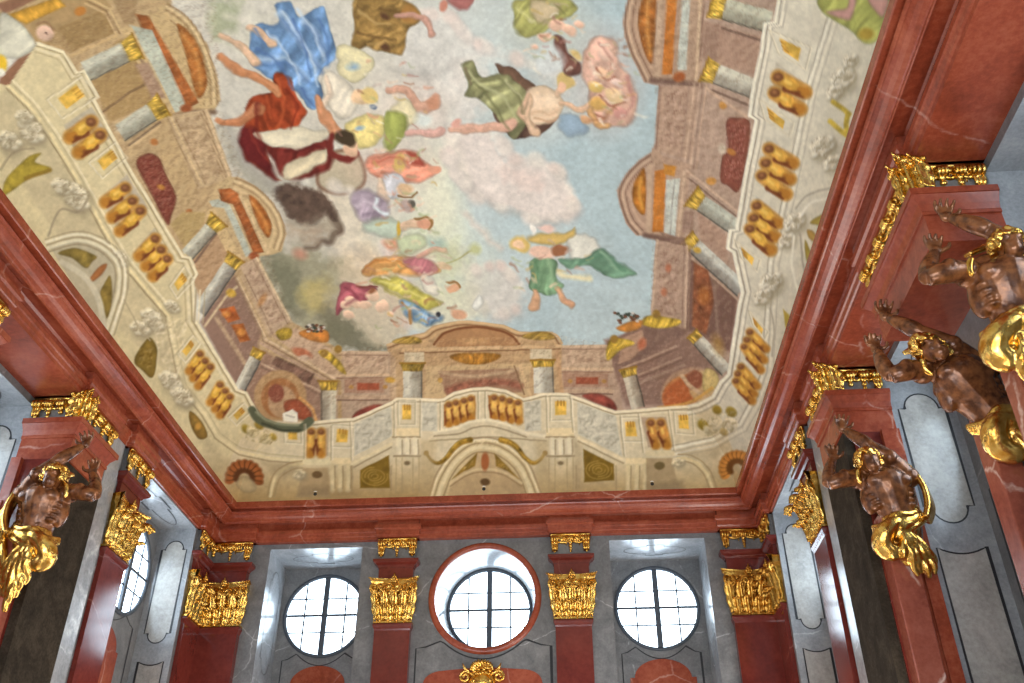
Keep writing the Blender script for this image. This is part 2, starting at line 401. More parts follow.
# ------------------------------------------------------------------ pilasters
def loft_plan(mb, plan, prof):
    """plan(p) -> open polyline grown outwards by p; prof: (p, z) from bottom to top"""
    return mb.loft([[(x, y, z) for x, y in plan(p)] for p, z in prof], closed=False, caps=False)
def cap_plan(mb, plan, p, z): mb.add([(x, y, z) for x, y in plan(p)], [tuple(range(len(plan(p))))])
def moulded(plan, prof):
    mb = MB(); loft_plan(mb, plan, prof); cap_plan(mb, plan, *prof[0]); cap_plan(mb, plan, *prof[-1]); return mb
IMPOST = [(.0, 0), (.0, .30), (.02, .30), (.02, .33), (.05, .37), (.11, .41), (.13, .44), (.14, .44), (.14, .5)]
def leaf(put, u0, z0, h, w, d0, curl, lean=0.0, nc=9, nr=14):
    """one acanthus leaf standing on the bell: deeply cut lobes, raised midrib, tip rolling outwards"""
    mb = MB(); rows = []
    for i in range(nr):
        t = i/(nr-1)
        if t < .68: zz = h*t/.68*.9; dd = d0+curl*.30*(t/.68)**1.6
        else:
            a = (t-.68)/.32*PI*1.05; rr = curl*.42
            zz = h*.9+rr*sin(a)*.85; dd = d0+curl*.30+rr*(1-cos(a))
        ww = w*(.72+.42*sin(PI*min(1, t*1.1))**.8)*(1 if t < .75 else 1-.7*(t-.75)/.25)*(.80+.30*abs(cos(t*10.5)))
        row = []
        for j in range(nc):
            s = (j/(nc-1)-.5)*2
            fl = .05*(1-abs(s))**2+.03*cos(s*PI*2.5)-.055*abs(s)**1.5+.016*cos(t*21)*abs(s)
            row.append((u0+lean*t*h+s*ww/2, dd+fl, z0+zz-.05*abs(s)*h))
        rows.append(row)
    for o_ in (0, -.016):
        vs = [put(u, d+o_, z) for r in rows for u, d, z in r]
        mb.add(vs, [(i*nc+j, i*nc+j+1, (i+1)*nc+j+1, (i+1)*nc+j) for i in range(nr-1) for j in range(nc-1)])
    n = nr*nc; rim = [j for j in range(nc)]+[i*nc+nc-1 for i in range(1, nr)]+[(nr-1)*nc+j for j in range(nc-2, -1, -1)]+[i*nc for i in range(nr-2, 0, -1)]
    for k in range(len(rim)): a, b = rim[k], rim[(k+1) % len(rim)]; mb.f.append((a, b, n+b, n+a))
    return mb
def spiral(c, e1, e2, r0, r1, turns, n=40, ph=0):
    out = []
    for i in range(n+1):
        t = i/n; a = ph+t*turns*2*PI; r = lerp(r0, r1, t)
        out.append(Vector(c)+Vector(e1)*(r*cos(a))+Vector(e2)*(r*sin(a)))
    return out
def capital(t, plan, faces, z0, z1, gold):
    """Corinthian pilaster capital; faces: (put(u,d,z), half width, corner at -u, corner at +u)"""
    H = z1-z0
    bell = moulded(plan, [(-.01, z0), (.04, z0+.01), (.04, z0+.05), (-.02, z0+.06), (-.02, z0+.5*H), (.03, z0+.8*H), (.09, z0+.88*H), (.07, z1-.12), (.07, z1)])
    c = bell.build('capital', gold, t)
    ab = MB()
    for put, hw, cl, cr in faces:
        n = 14; vs = []; W = hw+.02
        for z, e in ((z1-.14, .10), (z1-.08, .13), (z1-.05, .13), (z1-.03, .17), (z1, .18)):
            for i in range(n+1):
                u = lerp(-1, 1, i/n); eu = (cl if u < 0 else cr)
                vs.append(put(u*(W+e*eu), e*(.35+.95*abs(u)**2.2*(eu if eu else .6)), z))
        m = n+1
        ab.add(vs, [(r*m+i, r*m+i+1, (r+1)*m+i+1, (r+1)*m+i) for r in range(4) for i in range(n)])
        ab.add([put(u, d, z) for z in (z1-.14, z1) for u, d in ((-W, -.15), (W, -.15))]+[], [(0, 1, 3, 2)])
        top = [vs[4*m+i] for i in range(m)]; bot = [vs[i] for i in range(m)]
        ab.add(top+[put(W+.1*cr, -.15, z1), put(-W-.1*cl, -.15, z1)], [tuple(range(m+2))])
        ab.add(bot+[put(W, -.15, z1-.14), put(-W, -.15, z1-.14)], [tuple(range(m+2))])
    ab.build('abacus', gold, c, smooth=False)
    for put, hw, cl, cr in faces:
        k = 4
        us = [lerp(-hw*.70, hw*.70, i/(k-1)) for i in range(k)]
        for i, u in enumerate(us): leaf(put, u, z0+.03, H*(.33+.03*(i % 2)), hw*.42, .03+.02*(i % 2), .20, .12*(i-1.5)).build('acanthus_leaf', gold, c, smooth=True)
        us2 = [lerp(-hw, hw, i/k) for i in range(k+1)]
        for i, u in enumerate(us2):
            if (i == 0 and not cl) or (i == k and not cr): continue
            leaf(put, u*.92, z0+.10, H*(.58+.05*((i+1) % 2)), hw*.44, .03, .30+.05*(i % 2), u/hw*.16).build('acanthus_leaf', gold, c, smooth=True)
        for sg, has in ((-1, cl), (1, cr)):
            if not has: continue
            e1 = Vector(put(sg, 1, 0))-Vector(put(0, 0, 0)); e1.normalize()
            ctr = Vector(put(sg*(hw+.06), .12, z1-.25))
            m = MB()
            sp = spiral(ctr, e1, (0, 0, 1), .13, .025, 1.6, 34, PI*.75)
            stem_ = [Vector(put(sg*hw*.45, .06, z0+H*.5)), Vector(put(sg*hw*.6, .08, z0+H*.66)), Vector(put(sg*hw*.85, .10, z1-.15))]
            m.tube(stem_+sp, [.03, .034, .036]+[lerp(.036, .022, i/34) for i in range(35)], 7, 1.6)
            m.ball(ctr, .035); m.build('volute', gold, c, smooth=True)
            m = MB(); sp = spiral(put(sg*hw*.22, .10, z1-.27), Vector(put(sg, 0, 0))-Vector(put(0, 0, 0)), (0, 0, 1), .085, .02, 1.3, 24, 0)
            m.tube([Vector(put(sg*hw*.45, .07, z0+H*.52)), Vector(put(sg*hw*.42, .09, z0+H*.64))]+sp, .024, 6, 1.5); m.build('volute', gold, c, smooth=True)
        m = MB()
        for i in range(6): a = 2*PI*i/6; m.ball(put(.055*cos(a), .13, z1-.04+.06*sin(a)), .042, 8, 6)
        m.ball(put(0, .16, z1-.04), .045, 8, 6); m.tube([put(0, .12, z1-.02), put(0, .13, z1+.13)], [.04, .012], 7); m.build('flower', gold, c, smooth=True)
        # small foliage filling the bell
        m = MB(); rn = random.Random(int(hw*1000)+int(z0*10)+len(faces))
        for i in range(22):
            u = rn.uniform(-hw*.95, hw*.95); z = z0+rn.uniform(.38, .82)*H; a = rn.uniform(-1, 1)
            m.tube([put(u, .03, z), put(u+.04*a, .09, z+.07), put(u+.09*a, .10, z+.10), put(u+.10*a, .13, z+.06)], [.03, .032, .026, .014], 6)
        m.build('foliage', gold, c, smooth=True)
    return c
def frieze(t, faces, gold, z0=8.55, z1=9.07, corners=()):
    """gilded hanging ornament: bead band, rolled brackets, drops"""
    root = None
    for put, hw, n, endl, endr in faces:
        m = MB()
        for z, d, r in ((z1-.03, .05, .035), (z1-.09, .03, .025)):
            m.tube([put(-hw, d, z), put(hw, d, z)], r, 8)
        for k in range(24):
            u = lerp(-hw, hw, (k+.5)/24); h_ = .20+.07*cos(k*PI/4)+.04*sin(k*2.3)
            m.tube([put(u, .01, z1-h_-.02), put(u, .035, z1-h_*.6), put(u, .03, z1-.02)], [.012, .034, .034], 6)
        nb_ = max(4, int(hw*2/.13))
        for k in range(nb_): m.ball(put(lerp(-hw+.05, hw-.05, k/(nb_-1)), .075, z1-.125), (.045, .04, .05), 8, 6)
        if root is None: root = m.build('frieze_ornament', gold, t, smooth=True)
        else: m.build('gilt_band', gold, root, smooth=True)
        us = [lerp(-hw+.1, hw-.1, i/(n-1)) for i in range(n)] if n > 1 else [0]
        for i, u in enumerate(us):
            end = (i == 0 and endl) or (i == n-1 and endr)
            m = MB(); e1 = Vector(put(0, 1, 0))-Vector(put(0, 0, 0)); e2 = Vector((0, 0, 1))
            wd = .11 if end else .085
            for du in (-wd*.6, 0, wd*.6):
                sp = spiral(put(u+du, .10, z1-.15), e1, e2, .085, .02, 1.4, 20, PI*.6)
                tail = [] if not end else [Vector(put(u+du*.7, .03, z0+.06)), Vector(put(u+du*.8, .08, z0+.14)), Vector(put(u+du, .05, z0+.26))]
                m.tube(tail+sp, [.03]*len(tail)+[lerp(.036, .02, k/20) for k in range(21)], 6, 1.2)
            m.build('bracket', gold, root, smooth=True)
            m = MB(); zz = z1-.24
            drop = 4 if (end or i == n//2) else 2
            for k in range(drop):
                r = .055-.009*k; m.ball(put(u, .05, zz), (r*1.15, r, r), 8, 6); zz -= r*1.7
            m.build('bellflower_drop', gold, root, smooth=True)
            if i < n-1:
                u2 = us[i+1]; m = MB()
                m.tube([put(lerp(u, u2, k/8), .04, z1-.17-.07*sin(PI*k/8)) for k in range(9)], [.02+.018*sin(PI*k/8) for k in range(9)], 6); m.build('festoon', gold, root, smooth=True)
    for put in corners:
        for du, hh, ww, cu_ in ((-.13, .42, .17, .20), (.13, .42, .17, .20), (0, .50, .22, .26)):
            leaf(put, du, z0+.0, hh, ww, .03, cu_).build('corner_acanthus', gold, root, smooth=True)
        m = MB()
        for k in range(7): a = k/6*2-1; m.ball(put(a*.2, .12-.04*abs(a), z1-.04), .045, 8, 6)
        m.build('gilt_beads', gold, root, smooth=True)
    return root
def pilaster(name, label, plan, faces, base, gold, group=None, caps=(6.9, 8.0), corners=(), beam=True, loc=None):
    t = thing(name, loc, label, 'pilaster', group or 'red marble pilasters with gilded capitals')
    z0, z1 = caps
    sh = moulded(plan, [(0, FL), (.0, z0-.17), (.012, z0-.13), (.03, z0-.09), (.045, z0-.05), (.045, z0-.01), (.02, z0)])
    sh.build('shaft', M['red_dark'], t)
    capital(t, plan, faces, z0, z1, gold)
    moulded(plan, [(p, z1+q) for p, q in IMPOST]).build('impost_block', M['red_dark'], t)  # darker red than the cornice: shadow on the block put into the colour
    moulded(plan, [(.0, z1+.5), (.0, 9.08)]).build('frieze_block', M['grey'], t)
    frieze(t, [(put, hw+.06, 3 if hw > .3 else 2, cl, cr) for put, hw, cl, cr in faces], gold, corners=corners)
    if beam: moulded(plan, [(.10, 9.08), (.10, 9.12), (.13, 9.15), (.13, 9.28), (.17, 9.31), (.17, 9.40), (.10, 9.43), (.10, 9.60)]).build('beam_block', M['red'], t)
    return t
YP = 22.45
for cu, nm in ((-2.2, 'red marble pilaster with gilded capital between the left round window and the central round window'),
               (2.2, 'red marble pilaster with gilded capital between the central round window and the right round window')):
    hw = .435
    plan = (lambda cu: lambda p: [(cu-hw-p, YB), (cu-hw-p, YP-p), (cu+hw+p, YP-p), (cu+hw+p, YB)])(cu)
    put = (lambda cu: lambda u, d, z: (cu+u, YP-d, z))(cu)
    pilaster('pilaster', nm, plan, [(put, hw, 1, 1)], None, M['gold'], loc=(cu, YP, FL))
for s in (-1, 1):
    x0 = 6.02; y0 = 21.55
    plan = (lambda s: lambda p: [(s*XW, y0-p), (s*(7.0-p), y0-p), (s*(7.0-p), YP-p), (s*(x0-p), YP-p), (s*(x0-p), YB), (s*XW, YB)])(s)
    hb = (7.0-x0)/2; hs = (YP-y0)/2
    fb = (lambda s: lambda u, d, z: (s*(x0+hb+u), YP-d, z))(s)           # -u end is the free corner
    fs = (lambda s: lambda u, d, z: (s*(7.0-d), y0+hs+u, z))(s)
    side = 'left' if s < 0 else 'right'
    pilaster('corner_pilaster', 'folded red marble corner pilaster with gilded capital at the %s end of the back wall' % side, plan,
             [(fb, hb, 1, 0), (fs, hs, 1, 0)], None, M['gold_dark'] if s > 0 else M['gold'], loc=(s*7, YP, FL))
for s in (-1, 1):
    ya, yb_ = 17.08, 18.04
    plan = (lambda s: lambda p: [(s*XW, ya-p), (s*(7.0-p), ya-p), (s*(7.0-p), yb_+p), (s*XW, yb_+p)])(s)
    hw = (yb_-ya)/2
    put = (lambda s: lambda u, d, z: (s*(7.0-d), (ya+yb_)/2+u, z))(s)
    side = 'left' if s < 0 else 'right'
    pilaster('pilaster', 'glossy red marble pilaster with gilded capital on the %s wall beside the atlas figure' % side, plan, [(put, hw, 1, 1)], None, M['gold'], loc=(s*7, (ya+yb_)/2, FL))

# ------------------------------------------------------------------ piers that carry the atlas figures
BB = 7.76        # underside of the impost block over the figures
PIER_IMPOST = [(.0, BB), (.0, 8.20), (.03, 8.20), (.03, 8.25), (.02, 8.27), (.05, 8.36), (.11, 8.44), (.13, 8.47), (.15, 8.47), (.15, 8.57)]
def pedestal(mb, s, xa, xb, y, dp, taper=.22):
    """tapering shaft under a figure, narrower towards the floor"""
    for z0, z1 in ((FL, 6.1),):
        k = taper
        r = []
        for z in (z0, 2.0, 5.0, z1):
            t = (z1-z)/(z1-z0); e = (xb-xa)/2*k*t*.8
            r.append([(s*(xa+e), y, z), (s*(xa+e), y-dp*(1-.4*t), z), (s*(xb-e), y-dp*(1-.4*t), z), (s*(xb-e), y, z)])
        mb.loft(r)
def pier(s, y0, y1, back_end, label, loc, statues):
    t = thing('pier', loc, label, 'pier', 'projecting piers with red blocks')
    def plan(p):
        if back_end: return [(s*XM, y0-p), (s*(7.0-p), y0-p), (s*(7.0-p), y1+p), (s*XM, y1+p)]
        return [(s*XM, y0-p), (s*(7.0-p), y0-p), (s*(7.0-p), y1+p), (s*(XW-.01), y1+p), (s*(XW-.01), y1-.5)]
    moulded(plan, PIER_IMPOST).build('impost_block', M['red'], t)
    moulded(plan, [(.0, 8.57), (.0, 9.08)]).build('frieze_block', M['grey'], t)
    moulded(plan, [(.08, 9.08), (.08, 9.14), (.10, 9.16), (.10, 9.28), (.14, 9.31), (.14, 9.40), (.08, 9.43), (.08, 9.60)]).build('beam_block', M['red'], t)
    he = .46; fe = lambda u, d, z: (s*(7.5+u), y0-d+.02, z)
    hf = (y1-y0)/2-.05; ff = lambda u, d, z: (s*(7.02-d), (y0+y1)/2+u, z)
    kr = lambda u, d, z: (s*(7.02+.707*(-d+u)*1.2), y0+.02+.707*(-d-u)*1.2, z)
    frieze(t, [(fe, he, 4, 0, 1), (ff, hf, 4 if not back_end else 6, 1, 1)], M['gold'], 8.60, 9.07, corners=[kr])
    if not back_end:
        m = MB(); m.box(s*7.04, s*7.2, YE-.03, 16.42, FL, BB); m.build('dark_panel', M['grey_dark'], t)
        m = MB(); m.box(s*7.06, s*7.2, 16.42, 16.95, FL, 9.08); m.build('grey_strip', M['grey_polished'], t)
    ped = MB()
    for yy, xa, xb in statues: pedestal(ped, s, xa, xb, yy, .42)
    if not statues: ped.box(s*7.75, s*XM, y0+.2, y1-.1, FL, BB)
    p = ped.build('pedestal', M['red_pale'], t, bevel=.02) if len(statues) < 2 else None
    if p is None:
        for yy, xa, xb in statues:
            q = MB(); pedestal(q, s, xa, xb, yy, .42); p = q.build('pedestal', M['red_pale'], t, bevel=.02)
    for yy, xa, xb in statues:
        if back_end: continue
        m = MB(); m.box(s*(xb+.02), s*(XM-.015), yy-.16, yy+.05, FL, BB); m.box(s*(xb+.10), s*(XM-.07), yy-.20, yy-.15, FL, 6.9); m.build('side_strip', M['red'], t)
        m = MB(); m.box(s*(xa+(.25 if back_end else -.02)), s*(XM-.02), yy-.06, yy+.4 if back_end else yy+.02, FL, BB); m.build('backing', M['red_dark'], t)
    return t
pier(-1, YE-.02, 16.28, False, 'left wall pier end with red block and gilded frieze above the atlas figure', (-7.5, YE, FL), [(YE, 7.22, 7.78)])
pier(1, YE-.02, 16.28, False, 'right wall pier end with red block and gilded frieze above the farther atlas figure', (7.5, YE, FL), [(YE, 7.22, 7.66)])
pier(1, 9.66, 12.0, True, 'near right pier whose red block and long gilded frieze stand over two atlas figures', (7.5, 10.8, FL), [(9.95, 7.42, 7.8), (11.5, 7.62, 7.95)])
pier(-1, 9.66, 12.0, True, 'near left pier of which only the gilded frieze corner shows at the picture edge', (-7.5, 10.8, FL), [])

# ------------------------------------------------------------------ atlas figures
def remesh(mb, name, mat, parent, voxel, smooth=4):
    o = mb.build(name, mat, parent, fixn=False)
    bm = bmesh.new(); bm.from_mesh(o.data); bmesh.ops.recalc_face_normals(bm, faces=bm.faces); bm.to_mesh(o.data); bm.free()
    r = o.modifiers.new('r', 'REMESH'); r.mode = 'VOXEL'; r.voxel_size = voxel; r.use_smooth_shade = True
    k = o.modifiers.new('s', 'SMOOTH'); k.factor = .5; k.iterations = smooth
    dg = bpy.context.evaluated_depsgraph_get(); dg.update()
    me = bpy.data.meshes.new_from_object(o.evaluated_get(dg)); old = o.data
    o.modifiers.clear(); o.data = me; bpy.data.meshes.remove(old); me.name = name
    if not me.materials: me.materials.append(mat)
    me.polygons.foreach_set('use_smooth', [True]*len(me.polygons))
    return o
def atlas(label, xc, yw, s, lean=0.0, head_dx=0.0, seed=1, long_tail=0.0, turn=0.0, zoff=0.0, wide=False):
    """strongman straining under the block; s mirrors it; local u to the viewer's right on the right wall, d out of the pier, z up"""
    def put(u, d, z):
        u = u*1.17; d = d*1.1; z = 7.52+(z-7.52)*1.12-.06+zoff
        u += lean*(min(z, 7.22)-6.75)
        a, b = u*cos(turn)-d*sin(turn), u*sin(turn)+d*cos(turn)
        return (s*(xc+a), yw-b, z)
    rn = random.Random(seed)
    t = thing('atlas_statue', put(0, .3, 5.2), label, 'statue', 'atlas figures carrying the piers')
    B = MB(); rot = None
    def ell(mb, u, d, z, a, b, c): mb.ball(put(u, d, z), (a*1.15, b*1.12, c*1.12), 16, 10)
    def tb(mb, pts, r, n=10, flat=1.0):
        n = max(n, 14); rr = list(r) if hasattr(r, '__len__') else [r]*len(pts)
        q = [np.array(list(p_)+[x]) for p_, x in zip(pts, rr)]; out = []
        for i in range(len(q)-1):      # rounded path through the given points
            a, b, c, d_ = q[max(i-1, 0)], q[i], q[i+1], q[min(i+2, len(q)-1)]
            for k in range(4): t = k/4; out.append(.5*((2*b)+(c-a)*t+(2*a-5*b+4*c-d_)*t*t+(3*b-a-3*c+d_)*t**3))
        out.append(q[-1]); pts = [tuple(o[:3]) for o in out]; r = [max(.008, o[3]) for o in out]
        mb.tube([put(*p) for p in pts], [x*1.15 for x in r] if hasattr(r, '__len__') else r*1.15, n, flat)
    # trunk
    tb(B, [(.05, .22, 6.05), (.04, .26, 6.25), (.03, .29, 6.42), (.01, .32, 6.60), (-.01, .34, 6.80), (-.02, .35, 6.98), (-.03, .34, 7.10)], [.22, .27, .24, .25, .31, .33, .22], 16)
    for u, z in ((-.16, 6.93), (.15, 6.92)): ell(B, u, .53, z, .17, .13, .12)
    for u, z in ((-.07, 6.74), (.07, 6.74), (-.065, 6.61), (.07, 6.61), (-.06, 6.48), (.065, 6.48)): ell(B, u, .545-.25*(6.74-z), z, .07, .06, .06)
    for u in (-.27, .26):
        for k in range(4): ell(B, u*(1-.06*k), .42, 6.82-.085*k, .08, .09, .04)
    ell(B, -.28, .30, 6.75, .11, .14, .25); ell(B, .27, .30, 6.75, .11, .14, .25)
    ell(B, -.36, .36, 7.04, .15, .16, .15); ell(B, .35, .36, 7.04, .16, .17, .16)
    tb(B, [(-.30, .3, 7.10), (-.10, .34, 7.17), (.12, .32, 7.18), (.34, .32, 7.10)], [.11, .13, .13, .11])
    # raised arm pressing on the block
    hx = -.30
    tb(B, [(.34, .36, 7.06), (.22, .44, 7.20), (.08, .50, 7.34), (-.08, .52, 7.50)], [.135, .13, .125, .09])
    ell(B, .12, .57, 7.30, .10, .09, .11)
    tb(B, [(-.08, .52, 7.50), (-.15, .48, 7.60), (-.24, .38, 7.76), (hx, .28, 7.90)], [.088, .105, .085, .058])
    def hand(pc, dirs, spread, r=.024):
        pc = Vector(pc); ell(B, pc.x, pc.y, pc.z, .07, .05, .075)
        for k in range(4):
            w = (k-1.5)*spread; L_ = (.13, .16, .15, .12)[k]
            a = pc+Vector((w*.8, .0, .05)); b = a+Vector((w*.5, dirs[1]*.5, L_*.55)); c = b+Vector((w*.2, dirs[1]*1.6, L_*.35)); e = c+Vector((0, dirs[1]*1.2, L_*.05))
            tb(B, [a, b, c, e], [r, r*.95, r*.85, r*.7], 7)
        a = pc+Vector((dirs[0]*.06, .01, -.01)); tb(B, [a, a+Vector((dirs[0]*.07, .03, .03)), a+Vector((dirs[0]*.09, .04, .09))], [r*1.15, r*1.05, r*.8], 7)
    hand((hx-.02, .22, 7.97), (1, .03), .045)
    # bent arm, elbow thrust out, hand behind the head
    tb(B, [(-.36, .36, 7.06), (-.52, .44, 7.02), (-.68, .48, 6.97), (-.82, .46, 6.93)], [.135, .125, .115, .088])
    ell(B, -.58, .50, 7.03, .10, .10, .11)
    tb(B, [(-.82, .46, 6.93), (-.76, .40, 7.08), (-.68, .33, 7.26), (-.58, .26, 7.42)], [.086, .10, .085, .06])
    hand((-.55, .22, 7.48), (1, .02), .04)
    # neck and head, bowed forward
    hu, hd, hz = -.20+head_dx, .60, 7.20
    tb(B, [(-.04, .38, 7.10), (-.10+head_dx*.5, .46, 7.17), (hu*.8+.0, .54, 7.20)], [.15, .125, .11])
    ell(B, hu, hd, hz, .135, .16, .165); ell(B, hu-.01, hd+.09, hz-.10, .10, .10, .10)
    ell(B, hu-.01, hd+.165, hz-.015, .026, .045, .055); ell(B, hu-.01, hd+.17, hz-.05, .036, .035, .022)
    ell(B, hu-.06, hd+.135, hz+.045, .05, .03, .022); ell(B, hu+.045, hd+.135, hz+.045, .05, .03, .022)
    ell(B, hu-.07, hd+.12, hz-.045, .038, .03, .032); ell(B, hu+.055, hd+.12, hz-.045, .038, .03, .032)
    ell(B, hu-.01, hd+.145, hz-.105, .042, .028, .012); ell(B, hu-.01, hd+.14, hz-.13, .038, .028, .013)
    ell(B, hu-.14, hd-.0, hz-.02, .02, .04, .05); ell(B, hu+.13, hd-.0, hz-.02, .02, .04, .05)
    remesh(B, 'body', M['bronze'], t, .017, 3)
    # curls
    Hm = MB()
    for i in range(34):
        a = rn.uniform(0, 2*PI) if i < 16 else rn.uniform(PI, 2*PI); e = rn.uniform(.1, 1.4) if i < 16 else rn.uniform(-.45, .3); Hm.ball(put(hu+.13*cos(e)*cos(a), hd-.05+.12*cos(e)*sin(a), hz+.05+.13*sin(e)), .09, 8, 6)
    for i in range(210):
        a = rn.uniform(0, 2*PI); e = rn.uniform(-.5, 1.45)
        p = (hu+.17*cos(e)*cos(a), hd-.03+.18*cos(e)*sin(a), hz+.03+.18*sin(e))
        if p[1] > hd+.07 and p[2] < hz+.09 or p[2] < hz-.10: continue
        r = rn.uniform(.03, .05); c = Vector(put(*p)); ax = Vector((rn.uniform(-1, 1), rn.uniform(-1, 1), rn.uniform(-1, 1))).normalized(); b = ax.orthogonal().normalized(); g = ax.cross(b)
        Hm.tube(spiral(c, b, g, r, r*.4, 1.2, 10, rn.uniform(0, 6)), .022, 5)
    remesh(Hm, 'hair', M['gold'], t, .013, 1)['label'] = 'gilded curls'
    # drapery
    D = MB()
    for k in range(6):          # wrapped cloth falling aslant from one hip to the other
        t_ = k/5; w = .31; dz = -.17*t_; s1 = .05*sin(k*2.1); s2 = .06*cos(k*1.7)
        tb(D, [(w, .20, 6.52+dz*.3), (w*.86, .44, 6.46+dz*.5+s2), (.10, .57+.03*(k % 2), 6.36+dz*.8+s1), (-.12, .60+.04*((k+1) % 2), 6.28+dz+s2), (-w*.85, .50, 6.26+dz*.8), (-w*1.05, .22, 6.34+dz*.4)], [.035, .05+.02*(k % 2), .045+.025*((k+1) % 2), .06, .05, .035], 8)
    tb(D, [(.04, .30, 6.40), (.0, .32, 6.20), (-.02, .30, 6.02)], [.26, .25, .17])
    # puffed roll and knot at the hip
    tb(D, [(.02, .56, 6.28), (-.18, .62, 6.22), (-.33, .58, 6.10), (-.37, .50, 5.95), (-.28, .50, 5.84), (-.16, .54, 5.90)], [.05, .10, .14, .15, .12, .07], 10)
    for k in range(5): tb(D, [(.0-.03*k, .60, 6.30-.02*k), (-.20-.03*k, .70-.02*k, 6.18-.03*k), (-.36+.02*k, .64-.01*k, 6.02-.04*k), (-.30+.05*k, .60, 5.86)], [.018, .032, .034, .016], 7)
    # hanging folds gathered at the knot and spreading below
    for k in range(9):
        f_ = (k-4)/4; ph = rn.uniform(0, 6); zb = 5.62+.10*abs(f_)+.06*sin(ph)-long_tail*(1-abs(f_))
        tb(D, [(-.10+.05*f_, .56, 6.18), (-.05+.11*f_+.03*sin(ph), .60+.04*(k % 2), 5.98), (.0+.17*f_*(1+.2*sin(ph+1)), .54+.06*((k+1) % 2), 5.80), (.04+.20*f_, .47+.05*(k % 2), zb), (.06+.17*f_, .44, zb-.10)], [.03, .05, .055, .05, .028], 8)
    if wide:                    # long cloth down the outer flank
        for k in range(6):
            tb(D, [(.40+.03*k, .30, 7.12-.04*k), (.50+.02*k, .34+.03*(k % 2), 6.70), (.44+.03*k, .36+.05*(k % 2), 6.35), (.30+.07*k, .40+.05*((k+1) % 2), 5.98), (.18+.08*k, .42, 5.62-.06*(k % 3))], [.03, .05, .055, .06, .035], 8)
    # mantle from behind the head, over the far shoulder and down the flank
    for k in range(5):
        o = .045*k
        tb(D, [(-.22, .12+o*.6, 7.46-.3*o), (.06, .16+o*.6, 7.56-.4*o), (.30, .24+o*.5, 7.44-.6*o), (.47-.3*o, .30+o*.5, 7.14), (.52-.5*o, .36+o, 6.82), (.49-.6*o, .40+o, 6.52), (.36-.5*o, .44+o, 6.30)], [.03, .045, .05, .05, .045, .05, .05], 8)
    tb(D, [(-.36, .55, 7.12), (-.40, .50, 7.00), (-.38, .52, 6.90)], [.03, .05, .02], 8)
    remesh(D, 'drapery', M['gold'], t, .016, 3)
    return t
atlas('bronze atlas figure with gilded cloth on the left wall, arm arched over his head', 6.94, YE-.05, -1, 0.0, .02, 11, .30, zoff=-.06, wide=True)
atlas('bronze atlas figure with one arm raised on the farther right pier, alone under its block', 7.40, YE-.05, 1, -.10, 0, 5, .0, zoff=-.24)
atlas('large bronze atlas figure cut by the right picture edge, hand spread on the near block', 7.5, 9.66, 1, .05, .22, 8, .2, wide=True)
atlas('bronze atlas figure crouching behind the nearest one, head out beyond the near red block', 7.42, 11.5, 1, -.50, 0, 21, .15, zoff=-.25)

# ------------------------------------------------------------------ small things
def spotlight(u, label):
    t = thing('spotlight', (u, 22.05, 10.02), label, 'spotlight', 'spotlights on the back cornice')
    m = MB(); m.tube([(u, 22.16, 10.19), (u, 22.10, 10.19), (u, 22.0, 10.175)], [.05, .08, .085], 16); m.build('housing', M['white'], t, smooth=False)
    m = MB(); m.tube([(u, 22.002, 10.1753), (u, 21.99, 10.174)], [.046, .046], 14); m.build('lens', M['black'], t)
    m = MB(); m.box(u-.035, u+.035, 22.03, 22.13, 10.02, 10.13); m.build('foot', M['white'], t)
spotlight(-4.37, 'small white spotlight on the back cornice, over the left round window')
spotlight(0.03, 'small white spotlight on the back cornice, over the central round window')
spotlight(4.34, 'small white spotlight on the back cornice, over the right round window')
# gilded crest at the foot of the middle window
t = thing('crest', (0, 22.5, 5.2), 'gilded crest with leafy crown over the middle red panel of the back wall', 'ornament')
m = MB(); m.ball((0, 22.6, 5.52), (.34, .13, .30), 16, 10); m.ball((0, 22.52, 5.50), (.24, .1, .2), 14, 9); m.build('shield', M['gold'], t, smooth=True)
m = MB(); rn = random.Random(4)
for k in range(11):
    a = PI*(k/10); u = .22*cos(a); z = 5.76+.16*sin(a)
    m.tube([(u*.6, 22.58, 5.68), (u*.9, 22.5, z), (u*1.15, 22.42, z+.05), (u*1.2, 22.40, z-.02)], [.035, .05, .035, .02], 6)
for k in range(14): m.ball((rn.uniform(-.2, .2), 22.48, rn.uniform(5.66, 5.84)), .04, 7, 5)
m.build('crown', M['gold'], t, smooth=True)
for sg in (-1, 1):
    m = MB(); m.tube([(sg*.14, 22.55, 5.66)]+spiral((sg*.40, 22.52, 5.62), (-sg, 0, 0), (0, 0, 1), .14, .03, 1.5, 24, PI*.2), .035, 7); m.tube([(sg*.3, 22.52, 5.74), (sg*.40, 22.48, 5.80), (sg*.46, 22.46, 5.92)], [.03, .04, .01], 6); m.build('scroll', M['gold'], t, smooth=True)
